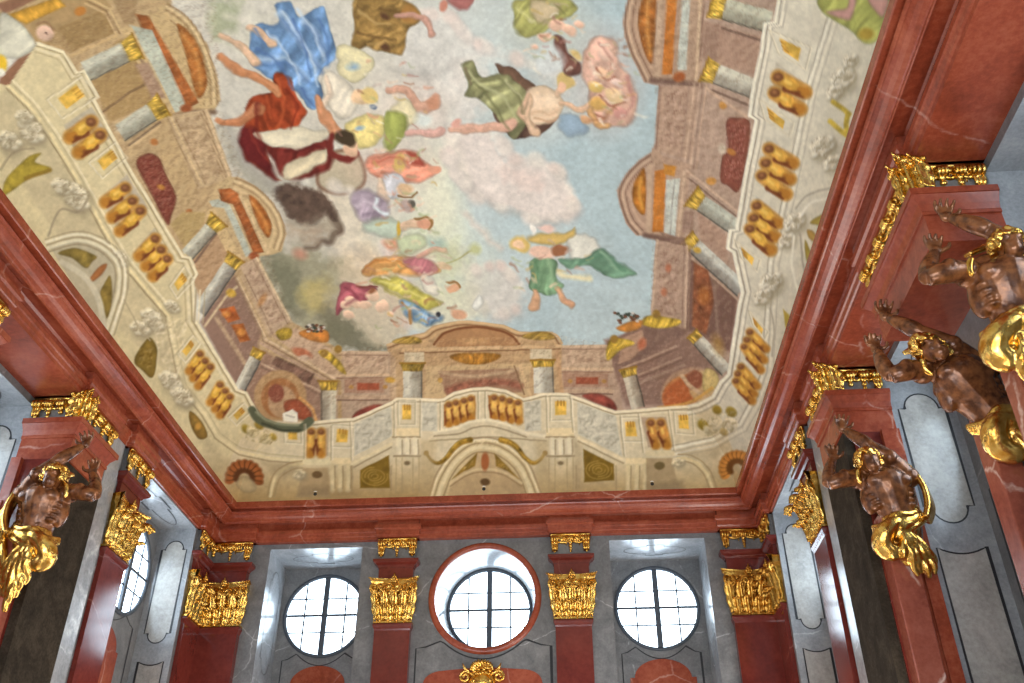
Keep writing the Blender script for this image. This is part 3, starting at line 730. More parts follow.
# ------------------------------------------------------------------ the painted vault
# The fresco is laid out as on the painter's cartoon: a plane seen from the floor of the hall, transferred to the vault.
FX = FY = None; ACC = None
def set_points(x, y):
    global FX, FY, ACC
    FX, FY = x.astype(np.float32), y.astype(np.float32); ACC = np.zeros((len(x), 3), np.float32)
def hashn(ix, iy, seed):
    h = (ix*374761393+iy*668265263+seed*974711) & 0x7fffffff
    h = ((h ^ (h >> 13))*1274126177) & 0x7fffffff
    return ((h ^ (h >> 16)) & 0xffff)/65535.0
def vnoise(x, y, seed=0):
    ix = np.floor(x).astype(np.int64); iy = np.floor(y).astype(np.int64); fx = x-ix; fy = y-iy
    fx = fx*fx*(3-2*fx); fy = fy*fy*(3-2*fy)
    a = hashn(ix, iy, seed); b = hashn(ix+1, iy, seed); c = hashn(ix, iy+1, seed); d = hashn(ix+1, iy+1, seed)
    return (a*(1-fx)+b*fx)*(1-fy)+(c*(1-fx)+d*fx)*fy
def fbm(x, y, s, seed=0, o=4):
    t = 0; a = .5; k = 1/s
    for i in range(o): t = t+a*vnoise(x*k, y*k, seed+i*17); a *= .5; k *= 2
    return t/.9375
def spl(p, closed=True, n=6):
    """smooth curve through points"""
    p = [np.array(q, float) for q in p]; m = len(p); out = []
    for i in range(m if closed else m-1):
        p0 = p[i-1] if closed or i > 0 else p[0]; p1 = p[i]; p2 = p[(i+1) % m]; p3 = p[(i+2) % m] if closed or i+2 < m else p[-1]
        for k in range(n):
            t = k/n; out.append(.5*((2*p1)+(p2-p0)*t+(2*p0-5*p1+4*p2-p3)*t*t+(3*p1-p0-3*p2+p3)*t**3))
    if not closed: out.append(p[-1])
    return [tuple(q) for q in out]
def sdf(x, y, pts):
    """signed distance to a polygon, positive inside"""
    n = len(pts); d2 = np.full(x.shape, 1e18, np.float32); ins = np.zeros(x.shape, bool)
    for i in range(n):
        x0, y0 = pts[i]; x1, y1 = pts[(i+1) % n]; ex, ey = x1-x0, y1-y0; L2 = ex*ex+ey*ey
        if L2 < 1e-9: continue
        t = np.clip(((x-x0)*ex+(y-y0)*ey)/L2, 0, 1); dx = x-x0-t*ex; dy = y-y0-t*ey; d2 = np.minimum(d2, dx*dx+dy*dy)
        if y0 != y1: ins ^= ((y0 > y) != (y1 > y)) & (x < (x1-x0)*(y-y0)/(y1-y0)+x0)
    d = np.sqrt(d2); return np.where(ins, d, -d)
def shade(c, x, y):
    if len(c) == 4:
        a, b, p, q = c; ex, ey = q[0]-p[0], q[1]-p[1]; t = np.clip(((x-p[0])*ex+(y-p[1])*ey)/(ex*ex+ey*ey), 0, 1)[:, None]
        return np.array(a, np.float32)*(1-t)+np.array(b, np.float32)*t
    return np.broadcast_to(np.array(c, np.float32), (len(x), 3))
def lay(sel, alpha, col):
    ACC[sel] = ACC[sel]*(1-alpha[:, None])+col*alpha[:, None]
def box_sel(x0, y0, x1, y1): return np.nonzero((FX > x0) & (FX < x1) & (FY > y0) & (FY < y1))[0]
def poly(pts, col, soft=.8, sm=False, fold=None, var=0.0, a=1.0, wob=0.0):
    if sm: pts = spl(pts)
    xs = [p[0] for p in pts]; ys = [p[1] for p in pts]; e = soft*2+1+wob
    s = box_sel(min(xs)-e, min(ys)-e, max(xs)+e, max(ys)+e)
    if not len(s): return
    x, y = FX[s], FY[s]; xx, yy = x, y
    if wob: xx = x+(fbm(x, y, 9, 3)-.5)*2*wob; yy = y+(fbm(x, y, 9, 8)-.5)*2*wob
    d = sdf(xx, yy, pts); al = np.clip(d/(2*soft)+.5, 0, 1)*a
    k = al > 0; s, x, y, al = s[k], x[k], y[k], al[k]
    if not len(s): return
    c = shade(col, x, y)*1.0
    if fold:
        ang, per, amp = fold; r = math.radians(ang); u = x*cos(r)+y*sin(r); v = y*cos(r)-x*sin(r)
        u = u+(fbm(x, y, per*3, 5, 2)-.5)*per*2.2; n1 = vnoise(u/per*1.5, v/(per*2.6), 61)*.65+vnoise(u/per*3.2, v/(per*2.0), 77)*.35
        c = c*(1+amp*3.6*(n1-.5))[:, None]+(amp*60*np.clip(n1-.62, 0, 1))[:, None]*3
    if fold or (sm and soft < 2.6): dd = d[k] if len(d) != len(s) else d; c = c*(1-.26*np.exp(-np.maximum(dd, 0)/2.2))[:, None]
    if var: c = c*(1+var*(fbm(x, y, 7, 11)-.5)*2)[:, None]
    lay(s, al.astype(np.float32), c.astype(np.float32))
def stroke(pts, w, col, soft=.6, sm=False, a=1.0, w2=None, var=0.0):
    if sm: pts = spl(pts, False)
    xs = [p[0] for p in pts]; ys = [p[1] for p in pts]; e = max(w, w2 or 0)/2+soft*2+1
    s = box_sel(min(xs)-e, min(ys)-e, max(xs)+e, max(ys)+e)
    if not len(s): return
    x, y = FX[s], FY[s]; best = np.full(x.shape, 1e9, np.float32); n = len(pts)-1
    for i in range(n):
        x0, y0 = pts[i]; x1, y1 = pts[i+1]; ex, ey = x1-x0, y1-y0; L2 = ex*ex+ey*ey+1e-9
        t = np.clip(((x-x0)*ex+(y-y0)*ey)/L2, 0, 1); d = np.hypot(x-x0-t*ex, y-y0-t*ey)
        ww = w/2 if w2 is None else (w+(w2-w)*(i+t)/n)/2
        best = np.minimum(best, d-ww)
    al = np.clip(-best/(2*soft)+.5, 0, 1)*a; k = al > 0; s = s[k]
    if not len(s): return
    c = shade(col, x[k], y[k])*1.0
    if var: c = c*(1+var*(fbm(x[k], y[k], 5, 11)-.5)*2)[:, None]
    lay(s, al[k].astype(np.float32), c.astype(np.float32))
def ell_(cx, cy, rx, ry, col, ang=0, soft=.8, a=1.0, round_=0.0, light=(-.5, -.7)):
    r = math.radians(ang); m = max(rx, ry)+soft*2+1; s = box_sel(cx-m, cy-m, cx+m, cy+m)
    if not len(s): return
    x, y = FX[s]-cx, FY[s]-cy; u = (x*cos(r)+y*sin(r))/rx; v = (-x*sin(r)+y*cos(r))/ry; q = np.hypot(u, v)
    al = np.clip((1-q)*min(rx, ry)/(2*soft)+.5, 0, 1)*a; k = al > 0
    c = shade(col, FX[s][k], FY[s][k])*1.0
    if round_: c = c*(1+round_*(u[k]*light[0]+v[k]*light[1]))[:, None]
    lay(s[k], al[k].astype(np.float32), c.astype(np.float32))
def off(pts, d):
    """polyline moved sideways by d"""
    out = []
    for i in range(len(pts)):
        a = pts[max(i-1, 0)]; b = pts[min(i+1, len(pts)-1)]; dx, dy = b[0]-a[0], b[1]-a[1]; l = math.hypot(dx, dy) or 1
        out.append((pts[i][0]-dy/l*d, pts[i][1]+dx/l*d))
    return out
def mouldings(pts, seq, a=1.0):
    """parallel lines: seq of (offset, width, colour)"""
    for d, w_, c in seq: stroke(off(pts, d), w_, c, .7, a=a)
def column(ax0, ax1, w, light, dark, lit=1, cap=None):
    """painted round shaft from ax0 to ax1 with light on one flank"""
    ex, ey = ax1[0]-ax0[0], ax1[1]-ax0[1]; l = math.hypot(ex, ey); nx, ny = -ey/l, ex/l
    pts = [(ax0[0]+nx*w/2, ax0[1]+ny*w/2), (ax1[0]+nx*w/2, ax1[1]+ny*w/2), (ax1[0]-nx*w/2, ax1[1]-ny*w/2), (ax0[0]-nx*w/2, ax0[1]-ny*w/2)]
    k = lit; A = (ax0[0]+nx*w/2*k, ax0[1]+ny*w/2*k); B = (ax0[0]-nx*w/2*k, ax0[1]-ny*w/2*k)
    poly(pts, (light, dark, A, B), .7, var=.12)
    hl = tuple(min(255, c+18) for c in light)
    stroke([(p[0]+nx*w*.22*k, p[1]+ny*w*.22*k) for p in (ax0, ax1)], w*.22, hl, w*.12, a=.7)
    stroke([(p[0]-nx*w*.47*k, p[1]-ny*w*.47*k) for p in (ax0, ax1)], 1.6, tuple(c*.62 for c in dark), .6, a=.8)
    if cap:
        cw, cl = cap; q = (ax1[0]+ex/l*cl, ax1[1]+ey/l*cl)
        pp = [(ax1[0]+nx*w*.5, ax1[1]+ny*w*.5), (q[0]+nx*cw/2, q[1]+ny*cw/2), (q[0]-nx*cw/2, q[1]-ny*cw/2), (ax1[0]-nx*w*.5, ax1[1]-ny*w*.5)]
        poly(pp, (196, 160, 62), .8, fold=(math.degrees(math.atan2(ny, nx)), 3.2, .28), var=.3)
        stroke([pp[1], pp[2]], 2, (150, 112, 40), .6)
GOLD, GOLDD, BRN = (214, 164, 62), (176, 116, 42), (112, 58, 32)
def balusters(quad, pairs, w, back=(186, 176, 156), g=GOLD):
    """an opening of the painted balustrade with its gilded balusters; pairs of (head, foot)"""
    poly(quad, back, .8)
    cx = sum(p[0] for p in quad)/4; cy = sum(p[1] for p in quad)/4
    for h, f in pairs: stroke([h, f], w*1.3, (188, 134, 58), 1.4, a=.9, var=.2)
    for h, f in pairs:
        ex, ey = f[0]-h[0], f[1]-h[1]; l = math.hypot(ex, ey) or 1; nx, ny = -ey/l*w*.52, ex/l*w*.52
        if ny < 0: nx, ny = -nx, -ny
        stroke([(h[0]*.6+f[0]*.4+nx, h[1]*.6+f[1]*.4+ny), (f[0]+nx*.8, f[1]+ny*.8)], w*.6, (112, 56, 30), 1.0, a=.9, w2=w*.3)
        m = (h[0]*.52+f[0]*.48, h[1]*.52+f[1]*.48); n_ = (h[0]*.2+f[0]*.8, h[1]*.2+f[1]*.8)
        stroke([h, m], w*.6, g, 1.2, w2=w*.95, var=.15); stroke([m, n_], w*.95, g, 1.2, w2=w*.5, var=.15); stroke([n_, f], w*.5, GOLDD, 1.2, w2=w*.8)
        stroke([(h[0]*.7+f[0]*.3-.8, h[1]*.7+f[1]*.3-.8), (m[0]-.8, m[1]-.8)], w*.3, (232, 190, 92), 1.2)
        ell_(h[0], h[1], w*.46, w*.38, (118, 74, 46), 0, 1.1); ell_(h[0]-.6, h[1]-.8, w*.2, w*.16, (150, 100, 64), 0, 1.0); ell_(n_[0]+nx*.6, n_[1]+ny*.6, w*.24, w*.2, (108, 58, 32), 0, 1.2, .7)
def crown(q):
    """small gilded relief tag with a crown"""
    poly(q, (216, 172, 74), .7, var=.25)
    a = ((q[0][0]+q[1][0])/2, (q[0][1]+q[1][1])/2); b = ((q[1][0]+q[2][0])/2, (q[1][1]+q[2][1])/2); c = (sum(p[0] for p in q)/4, sum(p[1] for p in q)/4)
    e = (b[0]-c[0], b[1]-c[1])
    for k in (-.5, .1, .6): stroke([(c[0]+e[0]*.4+(q[2][0]-q[1][0])*k*.5, c[1]+e[1]*.4+(q[2][1]-q[1][1])*k*.5), (b[0]+(q[2][0]-q[1][0])*k*.5, b[1]+(q[2][1]-q[1][1])*k*.5)], 1.4, (176, 124, 50), .6)
def curls(quad, nu, nv, col, w=1.2, seed=1, r=.36):
    """carved scrollwork filling a quad: winding stems with lit and shaded edges"""
    xs = [p[0] for p in quad]; ys = [p[1] for p in quad]; s = box_sel(min(xs)-1, min(ys)-1, max(xs)+1, max(ys)+1)
    if not len(s): return
    x, y = FX[s], FY[s]; d = sdf(x, y, quad); k = d > 0; s, x, y, d = s[k], x[k], y[k], d[k]
    if not len(s): return
    sc = max(3.2, 4.2*w); n1 = fbm(x, y, sc, seed, 2); n2 = fbm(x+.9, y+1.0, sc, seed, 2)
    g = np.clip((n1-n2)*7, -1, 1); rid = np.clip(1-np.abs(2*n1-1)*5, 0, 1)
    al = np.clip(d/1.6, 0, 1); c = np.array(col, np.float32)
    lay(s, (np.clip(-g, 0, 1)*.55*al+rid*.35*al).clip(0, .8).astype(np.float32), np.broadcast_to(c, (len(s), 3)))
    lay(s, (np.clip(g, 0, 1)*.40*al).astype(np.float32), np.broadcast_to(np.minimum(255, c+70), (len(s), 3)))
def scroll_console(cx, cy, r, ang=0, tone=(210, 200, 174)):
    """carved scroll bracket, a lumpy pale relief"""
    R = math.radians(ang); ell_(cx+r*.2, cy+r*.3, r*1.05, r*.9, (140, 128, 104), ang, 3.0, a=.5)
    for u, v, k, t in ((.35, .1, .62, 0), (-.35, -.1, .6, 6), (-.05, .42, .42, -8), (.1, -.38, .4, 8), (-.75, .25, .3, 0), (.75, -.2, .3, 4)):
        x = cx+r*(u*cos(R)-v*sin(R)); y = cy+r*(u*sin(R)+v*cos(R))
        ell_(x+1, y+1.3, r*k, r*k*.8, (148, 134, 108), ang, 1.6, a=.7); ell_(x, y, r*k*.92, r*k*.72, tuple(c+t for c in tone), ang, 1.3, round_=.16)
    for rr in (.5, .26): stroke([(cx+r*(.3*cos(R))+r*rr*.7*cos(a), cy+r*(.3*sin(R))+r*rr*.6*sin(a)) for a in np.linspace(.4+R, 4.6+R, 12)], 1.1, (150, 136, 110), .8, a=.6)
    q_ = [(cx+r*.9*cos(a), cy+r*.8*sin(a)) for a in np.linspace(0, 6.0, 14)]; curls(q_, 1, 1, (140, 124, 96), 1.0, int(cx*3+cy), .4)
FL1, FL2 = (222, 184, 152), (204, 150, 118)
def limb(pts, w, col=FL1, w2=None):
    """arm or leg that tapers towards its last point's opposite end"""
    col = tuple(c*.94 for c in col); w2 = w2 or w*1.15; p = spl(pts, False); w1 = w*.62
    stroke([(x+.6, y+1.1) for x, y in p], w1, tuple(c*.74 for c in col), 1.6, False, .75, w2)
    stroke(p, w1, col, 1.3, False, 1, w2, var=.12); stroke([(x-.4, y-w*.17) for x, y in p], w1*.35, tuple(min(255, c+20) for c in col), 1.3, False, .7, w2*.4)
    m = len(p)//2; ell_(p[m][0], p[m][1]+.6, w*.35, w*.3, tuple(c*.88 for c in col), 0, 1.8, .5)
def cloud(pts, col=(214, 204, 196), soft=7, a=.9, wob=9, var=.05): poly(pts, col, soft, True, wob=wob, a=a, var=var)

def paint_fresco():
    global FX, FY
    # --- sky
    s = np.arange(len(FX)); n = fbm(FX, FY, 120, 1, 5)[:, None]
    t_ = np.clip(((FX-330)/250+(FY-120)/700), 0, 1)[:, None]
    ACC[:] = (np.array((204, 200, 190))*(1-t_)+np.array((172, 192, 200))*t_)*(.94+.12*n)
    cloud([(215, -10), (360, -10), (440, 40), (450, 130), (400, 250), (380, 340), (300, 350), (240, 200), (200, 60)], (200, 196, 186), 14, .9, 14)
    cloud([(420, 8), (448, 14), (470, 40), (520, 60), (560, 60), (566, 92), (500, 60), (450, 100), (440, 128), (400, 70)], (206, 203, 198), 8, .9)
    cloud([(444, 130), (470, 126), (495, 135), (510, 158), (540, 160), (562, 174), (578, 202), (571, 216), (545, 223), (520, 214), (480, 200), (456, 178)], (216, 204, 198), 4, .95, 7, .06)
    cloud([(500, 165), (530, 168), (545, 185), (520, 190)], (222, 198, 190), 6, .5)
    cloud([(466, 270), (500, 264), (522, 285), (518, 312), (495, 318), (470, 300)], (206, 200, 194), 5, .85)
    cloud([(400, 150), (440, 160), (452, 190), (470, 220), (500, 250), (490, 290), (440, 250), (400, 200)], (206, 214, 204), 10, .5)
    cloud([(455, 60), (478, 66), (490, 100), (470, 120), (452, 110)], (214, 206, 200), 6, .7)
    cloud([(214, 8), (262, 14), (256, 52), (222, 46)], (206, 203, 190), 6, .8)
    cloud([(222, 120), (252, 160), (300, 185), (330, 176), (350, 190), (330, 225), (280, 200), (250, 190), (226, 160)], (158, 155, 142), 8, .75)
    cloud([(212, 0), (240, 6), (232, 30), (216, 36)], (158, 166, 132), 6, .7)
    cloud([(258, 258), (300, 250), (346, 262), (352, 300), (345, 340), (318, 346), (292, 322), (272, 290)], (150, 146, 120), 9, .85, 10, .1)
    cloud([(262, 262), (292, 262), (302, 300), (290, 318)], (112, 112, 92), 8, .8)
    cloud([(318, 300), (346, 314), (384, 338), (392, 352), (345, 352), (322, 334)], (110, 108, 88), 5, .85)
    cloud([(300, 290), (322, 280), (330, 300), (310, 312)], (192, 172, 96), 7, .6)
    cloud([(318, 190), (350, 180), (370, 200), (372, 250), (400, 275), (376, 290), (346, 262), (326, 225)], (212, 202, 184), 5, .95)
    cloud([(340, 262), (374, 262), (398, 290), (410, 330), (380, 345), (350, 318)], (196, 184, 160), 5, .85)
    cloud([(405, 285), (470, 290), (486, 312), (470, 326), (420, 330)], (206, 202, 178), 6, .8)
    cloud([(560, 280), (640, 284), (650, 340), (570, 342)], (186, 202, 208), 14, .5)
    for p in ([(322, 156), (352, 150), (364, 168), (362, 186), (340, 194), (318, 184)],): poly(p, (186, 174, 150), 2, True); stroke(p+[p[0]], 3, (122, 86, 66), 1.6, True, .8)
    poly([(280, 196), (300, 190), (322, 194), (326, 212), (312, 226), (294, 220)], (98, 78, 68), 2.5, True, var=.2, wob=3)
    stroke([(306, 248), (316, 247), (322, 241), (330, 242), (334, 234), (340, 230), (336, 222), (332, 214)], 4, (92, 74, 62), 2.4, True, .9, w2=10)
    cloud([(282, 212), (312, 220), (334, 214), (340, 230), (322, 244), (296, 246)], (150, 140, 122), 8, .6)
    poly([(276, 190), (296, 184), (322, 190), (334, 206), (336, 222), (322, 214), (304, 222), (288, 212)], (92, 74, 64), 3, True, var=.3, wob=6)
    cloud([(290, 228), (310, 232), (326, 226), (322, 238), (300, 240)], (172, 146, 124), 6, .6)
    ell_(300, 254, 7, 5, (196, 138, 116), 20, 3, .8)
    for p, w_ in (([(452, 140), (470, 130), (494, 136), (508, 156)], 6), ([(512, 164), (540, 164), (562, 178), (574, 200)], 6), ([(470, 274), (500, 268), (520, 284)], 5), ([(340, 190), (366, 200), (372, 230)], 6), ([(356, 264), (380, 268), (400, 292)], 6), ([(424, 14), (446, 18), (466, 42)], 8), ([(520, 62), (556, 64)], 6), ([(226, 16), (252, 22)], 5)):
        stroke(p, w_, (232, 226, 216), 4, True, .6)
    for p, w_ in (([(462, 176), (484, 200), (520, 214), (548, 222), (568, 214)], 5), ([(476, 304), (494, 318), (514, 312)], 4), ([(352, 246), (372, 262), (392, 280)], 5), ([(424, 70), (440, 110), (446, 128)], 6), ([(390, 70), (430, 76), (456, 62)], 5), ([(226, 120), (244, 160), (274, 186)], 9)):
        stroke(p, w_, (158, 154, 150), 4, True, .5)
    for x, y, rx, ry, c_, a_ in ((398, 168, 34, 16, (222, 180, 164), .5), (404, 205, 34, 20, (206, 200, 190), .6), (418, 236, 34, 16, (200, 210, 184), .6), (402, 262, 46, 14, (226, 190, 150), .5), (440, 205, 22, 50, (224, 220, 190), .55), (452, 280, 26, 24, (204, 208, 176), .5), (376, 300, 40, 16, (206, 186, 164), .5), (412, 110, 34, 26, (214, 194, 182), .55), (372, 90, 34, 26, (216, 208, 196), .5), (330, 100, 24, 20, (210, 198, 180), .5), (604, 80, 36, 50, (206, 186, 178), .45), (548, 30, 40, 30, (200, 196, 178), .4), (540, 110, 40, 26, (206, 196, 186), .4), (556, 250, 40, 22, (206, 206, 200), .4), (500, 292, 30, 24, (208, 204, 198), .5)):
        ell_(x, y, rx, ry, c_, 0, 14, a_)
    rn = random.Random(19)
    for (pts_, r0_, n_) in (([(446, 132), (474, 127), (500, 138), (512, 160), (540, 160), (562, 174), (577, 200), (568, 216), (540, 222), (516, 214), (478, 198), (456, 174), (446, 150)], 9, 30), ([(468, 272), (500, 265), (522, 286), (518, 310), (494, 316)], 7, 12), ([(334, 186), (366, 196), (374, 232), (398, 268), (410, 300), (406, 326)], 8, 16), ([(424, 14), (450, 16), (472, 42), (520, 60)], 8, 12)):
        for k in range(n_):
            i = rn.randrange(len(pts_)-1); t = rn.random(); x = lerp(pts_[i][0], pts_[i+1][0], t); y = lerp(pts_[i][1], pts_[i+1][1], t); r_ = r0_*rn.uniform(.6, 1.2)
            ell_(x+1, y+2, r_, r_*.8, (176, 168, 166), rn.uniform(0, 90), 3, .35); ell_(x-1, y-1, r_*.9, r_*.72, rn.choice(((222, 212, 204), (226, 218, 208), (220, 202, 194))), rn.uniform(0, 90), 2.4, .6)
    # a loose brush: outlines of the figures wander a little
    kx, ky = FX, FY
    FX = (kx+(fbm(kx, ky, 15, 201, 2)-.5)*9+(fbm(kx, ky, 5, 205, 2)-.5)*1.8).astype(np.float32)
    FY = (ky+(fbm(kx, ky, 15, 301, 2)-.5)*9+(fbm(kx, ky, 5, 305, 2)-.5)*1.8).astype(np.float32)
    # --- figures in the clouds, kept broad and generic
    poly([(355, -4), (392, -6), (414, 4), (417, 18), (406, 30), (406, 44), (402, 54), (381, 51), (364, 46), (351, 50), (352, 24)], (150, 118, 66), 1.5, True, fold=(60, 9, .16), var=.3)
    for x, y in ((386, 14), (384, 46), (404, 14)): ell_(x, y, 5, 3, (96, 66, 46), 40, 1.5)
    ell_(408, 12, 8, 9, (172, 122, 62), 20, 2, .8)
    limb([(396, 14), (420, 14), (432, 32)], 6, (200, 150, 132)); ell_(442, 4, 5, 6, (196, 130, 110), 0, 1.5); poly([(446, -2), (470, -2), (466, 8), (452, 4)], (176, 110, 106), 1.5, True)
    poly([(273, 5), (290, 2), (298, 16), (322, 6), (330, 30), (334, 58), (318, 74), (324, 92), (310, 108), (296, 90), (262, 72), (247, 52), (255, 24), (276, 22)], (112, 150, 198), 1.2, True, fold=(28, 15, .20), var=.15)
    for p in ([(276, 14), (300, 44), (318, 66)], [(300, 20), (318, 40), (324, 60)], [(258, 58), (284, 60), (306, 78)]): stroke(p, 5, (176, 198, 222), 2.5, True, .7); stroke([(x+4, y+5) for x, y in p], 4, (70, 104, 160), 2.5, True, .6)
    limb([(219, 35), (236, 44), (256, 60)], 8); limb([(248, 26), (262, 34), (270, 42)], 9)
    poly([(335, 44), (356, 48), (372, 62), (358, 82), (340, 72)], (224, 214, 172), 1.2, True, var=.1); ell_(352, 66, 5, 3, (150, 176, 196), 10, 2)
    poly([(346, 120), (364, 112), (385, 118), (377, 141), (358, 146), (346, 134)], (222, 204, 132), 1.5, True, var=.15); ell_(359, 127, 4, 3, (146, 172, 190), 0, 1.5)
    poly([(322, 76), (336, 72), (352, 88), (356, 106), (342, 116), (328, 108)], (230, 220, 202), 1.5, True, fold=(40, 8, .06))
    limb([(326, 76), (330, 92), (322, 104)], 6, (236, 214, 190)); ell_(360, 96, 9, 8, (222, 188, 150), 0, 1.2, round_=.15); ell_(368, 94, 8, 8, (214, 188, 120), 0, 1.5); ell_(371, 105, 3, 2.5, (96, 112, 136), 0, .8)
    poly([(273, 70), (291, 78), (297, 97), (305, 112), (296, 129), (270, 138), (268, 168), (278, 178), (258, 168), (241, 150), (243, 126), (250, 100), (270, 91)], (158, 66, 36), 1.2, True, fold=(-30, 13, .22), var=.25)
    poly([(242, 124), (268, 138), (266, 160), (276, 178), (258, 168), (240, 150)], (104, 34, 34), 2.5, True, var=.2)
    poly([(268, 140), (300, 136), (330, 140), (326, 168), (296, 176), (276, 170)], (112, 42, 36), 2, True, fold=(20, 9, .2))
    poly([(254, 133), (276, 129), (300, 126), (330, 131), (318, 142), (296, 147), (276, 146)], (232, 222, 196), 1.2, True, fold=(80, 9, .07))
    poly([(280, 176), (292, 158), (310, 152), (326, 146), (322, 162), (300, 172)], (222, 208, 176), 1.5, True, fold=(50, 8, .09))
    limb([(219, 57), (238, 70), (258, 78), (276, 90)], 9, (206, 138, 94)); limb([(219, 119), (240, 118), (258, 108)], 9, (200, 130, 88))
    limb([(316, 98), (322, 114), (336, 131)], 10, (212, 146, 104)); stroke([(332, 134), (330, 150), (344, 160), (356, 150)], 6, (116, 44, 38), 1.4, True)
    ell_(350, 148, 8, 9, (220, 180, 150), 20, 1.2, round_=.15); ell_(345, 137, 11, 8, (70, 56, 40), 20, 1.5)
    limb([(389, 88), (406, 90), (418, 106), (434, 100)], 10, (212, 162, 138)); ell_(432, 101, 7, 6, (196, 140, 112), 0, 1.5)
    poly([(392, 106), (404, 98), (416, 114), (402, 126)], (226, 214, 176), 1.5, True); poly([(386, 110), (404, 116), (400, 138), (383, 150)], (166, 174, 92), 2, True, fold=(10, 9, .12))
    ell_(422, 118, 10, 7, (212, 218, 214), 0, 3); limb([(404, 132), (424, 132), (440, 128)], 7, (216, 168, 156))
    poly([(366, 156), (398, 150), (414, 152), (424, 162), (438, 168), (424, 178), (396, 184), (372, 176)], (214, 140, 116), 1.8, True, fold=(70, 10, .14)); ell_(433, 168, 6, 4, (216, 150, 122), 0, 1.2); ell_(400, 163, 7, 9, (206, 176, 104), 0, 2); poly([(408, 152), (420, 158), (424, 166), (412, 162)], (186, 86, 70), 1.5, True)
    poly([(380, 178), (398, 172), (408, 184), (398, 196), (382, 196)], (206, 206, 214), 1.8, True, fold=(40, 7, .08)); limb([(378, 180), (382, 198)], 6, (226, 200, 176))
    poly([(352, 195), (376, 190), (386, 212), (360, 220)], (172, 156, 172), 2.5, True, fold=(30, 8, .12)); stroke([(376, 196), (374, 206), (384, 212)], 4, (206, 214, 222), 1.5, True)
    ell_(404, 188, 8, 5, (212, 178, 140), 0, 1.2); stroke([(398, 194), (412, 194), (416, 190)], 2, (132, 100, 62), .8); ell_(406, 203, 7, 6, (176, 156, 150), 20, 1.5); ell_(411, 201, 3, 4, (92, 88, 80), 0, 1)
    poly([(360, 222), (384, 216), (400, 224), (396, 236), (370, 232)], (186, 200, 184), 2.5, True); ell_(397, 228, 3, 7, (206, 166, 62), 5, 1.2)
    limb([(402, 226), (414, 222)], 9, (222, 188, 158)); ell_(422, 223, 8, 6, (206, 150, 122), 0, 1.2); stroke([(414, 217), (424, 216), (429, 222), (426, 229)], 2.5, (142, 106, 60), .9, True)
    ell_(390, 242, 9, 5, (206, 148, 120), 10, 2); poly([(396, 236), (416, 234), (424, 244), (410, 252), (398, 248)], (196, 206, 170), 2.5, True)
    poly([(424, 238), (440, 236), (446, 246), (432, 250)], (150, 178, 172), 3, True, a=.7)
    poly([(360, 268), (376, 258), (392, 252), (412, 256), (440, 270), (424, 276), (396, 274), (372, 276)], (222, 164, 96), 1.8, True, fold=(60, 9, .13)); poly([(404, 258), (420, 256), (436, 268), (430, 276), (412, 272)], (196, 122, 130), 2, True, fold=(30, 8, .1))
    limb([(418, 256), (430, 250), (442, 248)], 6, (216, 166, 146)); ell_(443, 266, 7, 4, (214, 166, 140), 10, 1.2)
    stroke([(446, 262), (460, 254), (474, 246)], 2, (164, 160, 110), .9); ell_(474, 248, 6, 5, (186, 190, 140), 20, 2.5); cloud([(430, 250), (456, 240), (462, 262), (440, 274)], (184, 190, 146), 6, .45)
    poly([(369, 281), (392, 276), (410, 282), (428, 296), (442, 302), (424, 310), (398, 294)], (200, 190, 92), 1.8, True, fold=(40, 9, .13)); poly([(420, 276), (432, 278), (438, 292), (428, 294)], (228, 222, 208), 1.5, True)
    ell_(451, 286, 7, 5, (214, 164, 130), 10, 1.2); stroke([(444, 280), (452, 280), (458, 286)], 2.2, (146, 108, 62), .9, True)
    poly([(398, 300), (412, 302), (426, 312), (442, 318), (426, 326), (408, 316)], (120, 156, 190), 1.8, True, fold=(30, 8, .16)); ell_(456, 313, 7, 5, (206, 158, 128), 5, 1.3); ell_(437, 315, 2.5, 2.5, (52, 52, 60), 0, .8)
    stroke([(400, 302), (410, 312), (410, 322)], 2.2, (170, 124, 70), 1, True)
    poly([(342, 281), (360, 286), (377, 289), (366, 298), (352, 306), (335, 314), (338, 298)], (170, 88, 100), 1.2, True, fold=(40, 8, .12))
    for x, y, r_ in ((353, 302, 7), (346, 306, 5), (349, 315, 5), (371, 295, 7), (363, 303, 6), (384, 305, 6), (378, 306, 6), (390, 313, 4)): ell_(x, y, r_, r_*.72, (226, 192, 166), 20, 1.0, round_=.16)
    stroke([(356, 286), (378, 288)], 1.6, (120, 60, 56), .8); ell_(371, 291, 4, 2.5, (150, 96, 66), 0, 1)
    poly([(494, 66), (511, 66), (532, 84), (534, 98), (512, 90)], (112, 84, 68), 1.2, True, var=.2); poly([(494, 112), (514, 138), (538, 134), (553, 118), (546, 112), (520, 118)], (98, 72, 62), 1.2, True, fold=(20, 7, .15))
    poly([(459, 62), (470, 58), (482, 74), (500, 72), (520, 86), (530, 100), (524, 128), (512, 138), (498, 116), (478, 98), (462, 96), (466, 84)], (150, 150, 106), 1.3, True, fold=(70, 11, .2), var=.1)
    poly([(526, 92), (544, 86), (560, 94), (562, 108), (546, 122), (528, 122)], (226, 198, 168), 1.2, True, var=.06); ell_(550, 99, 7, 5, (238, 212, 184), 20, 2.5); ell_(536, 100, 6, 5, (236, 208, 180), 20, 2.5); stroke([(530, 112), (540, 108), (546, 112), (556, 108)], 2.4, (200, 162, 132), 2, True, .7); stroke([(534, 116), (546, 120), (556, 114)], 2, (180, 138, 108), 1.2, True, .7); limb([(528, 96), (520, 110), (530, 124)], 6, (218, 178, 148)); limb([(556, 92), (562, 86)], 6, (222, 184, 154))
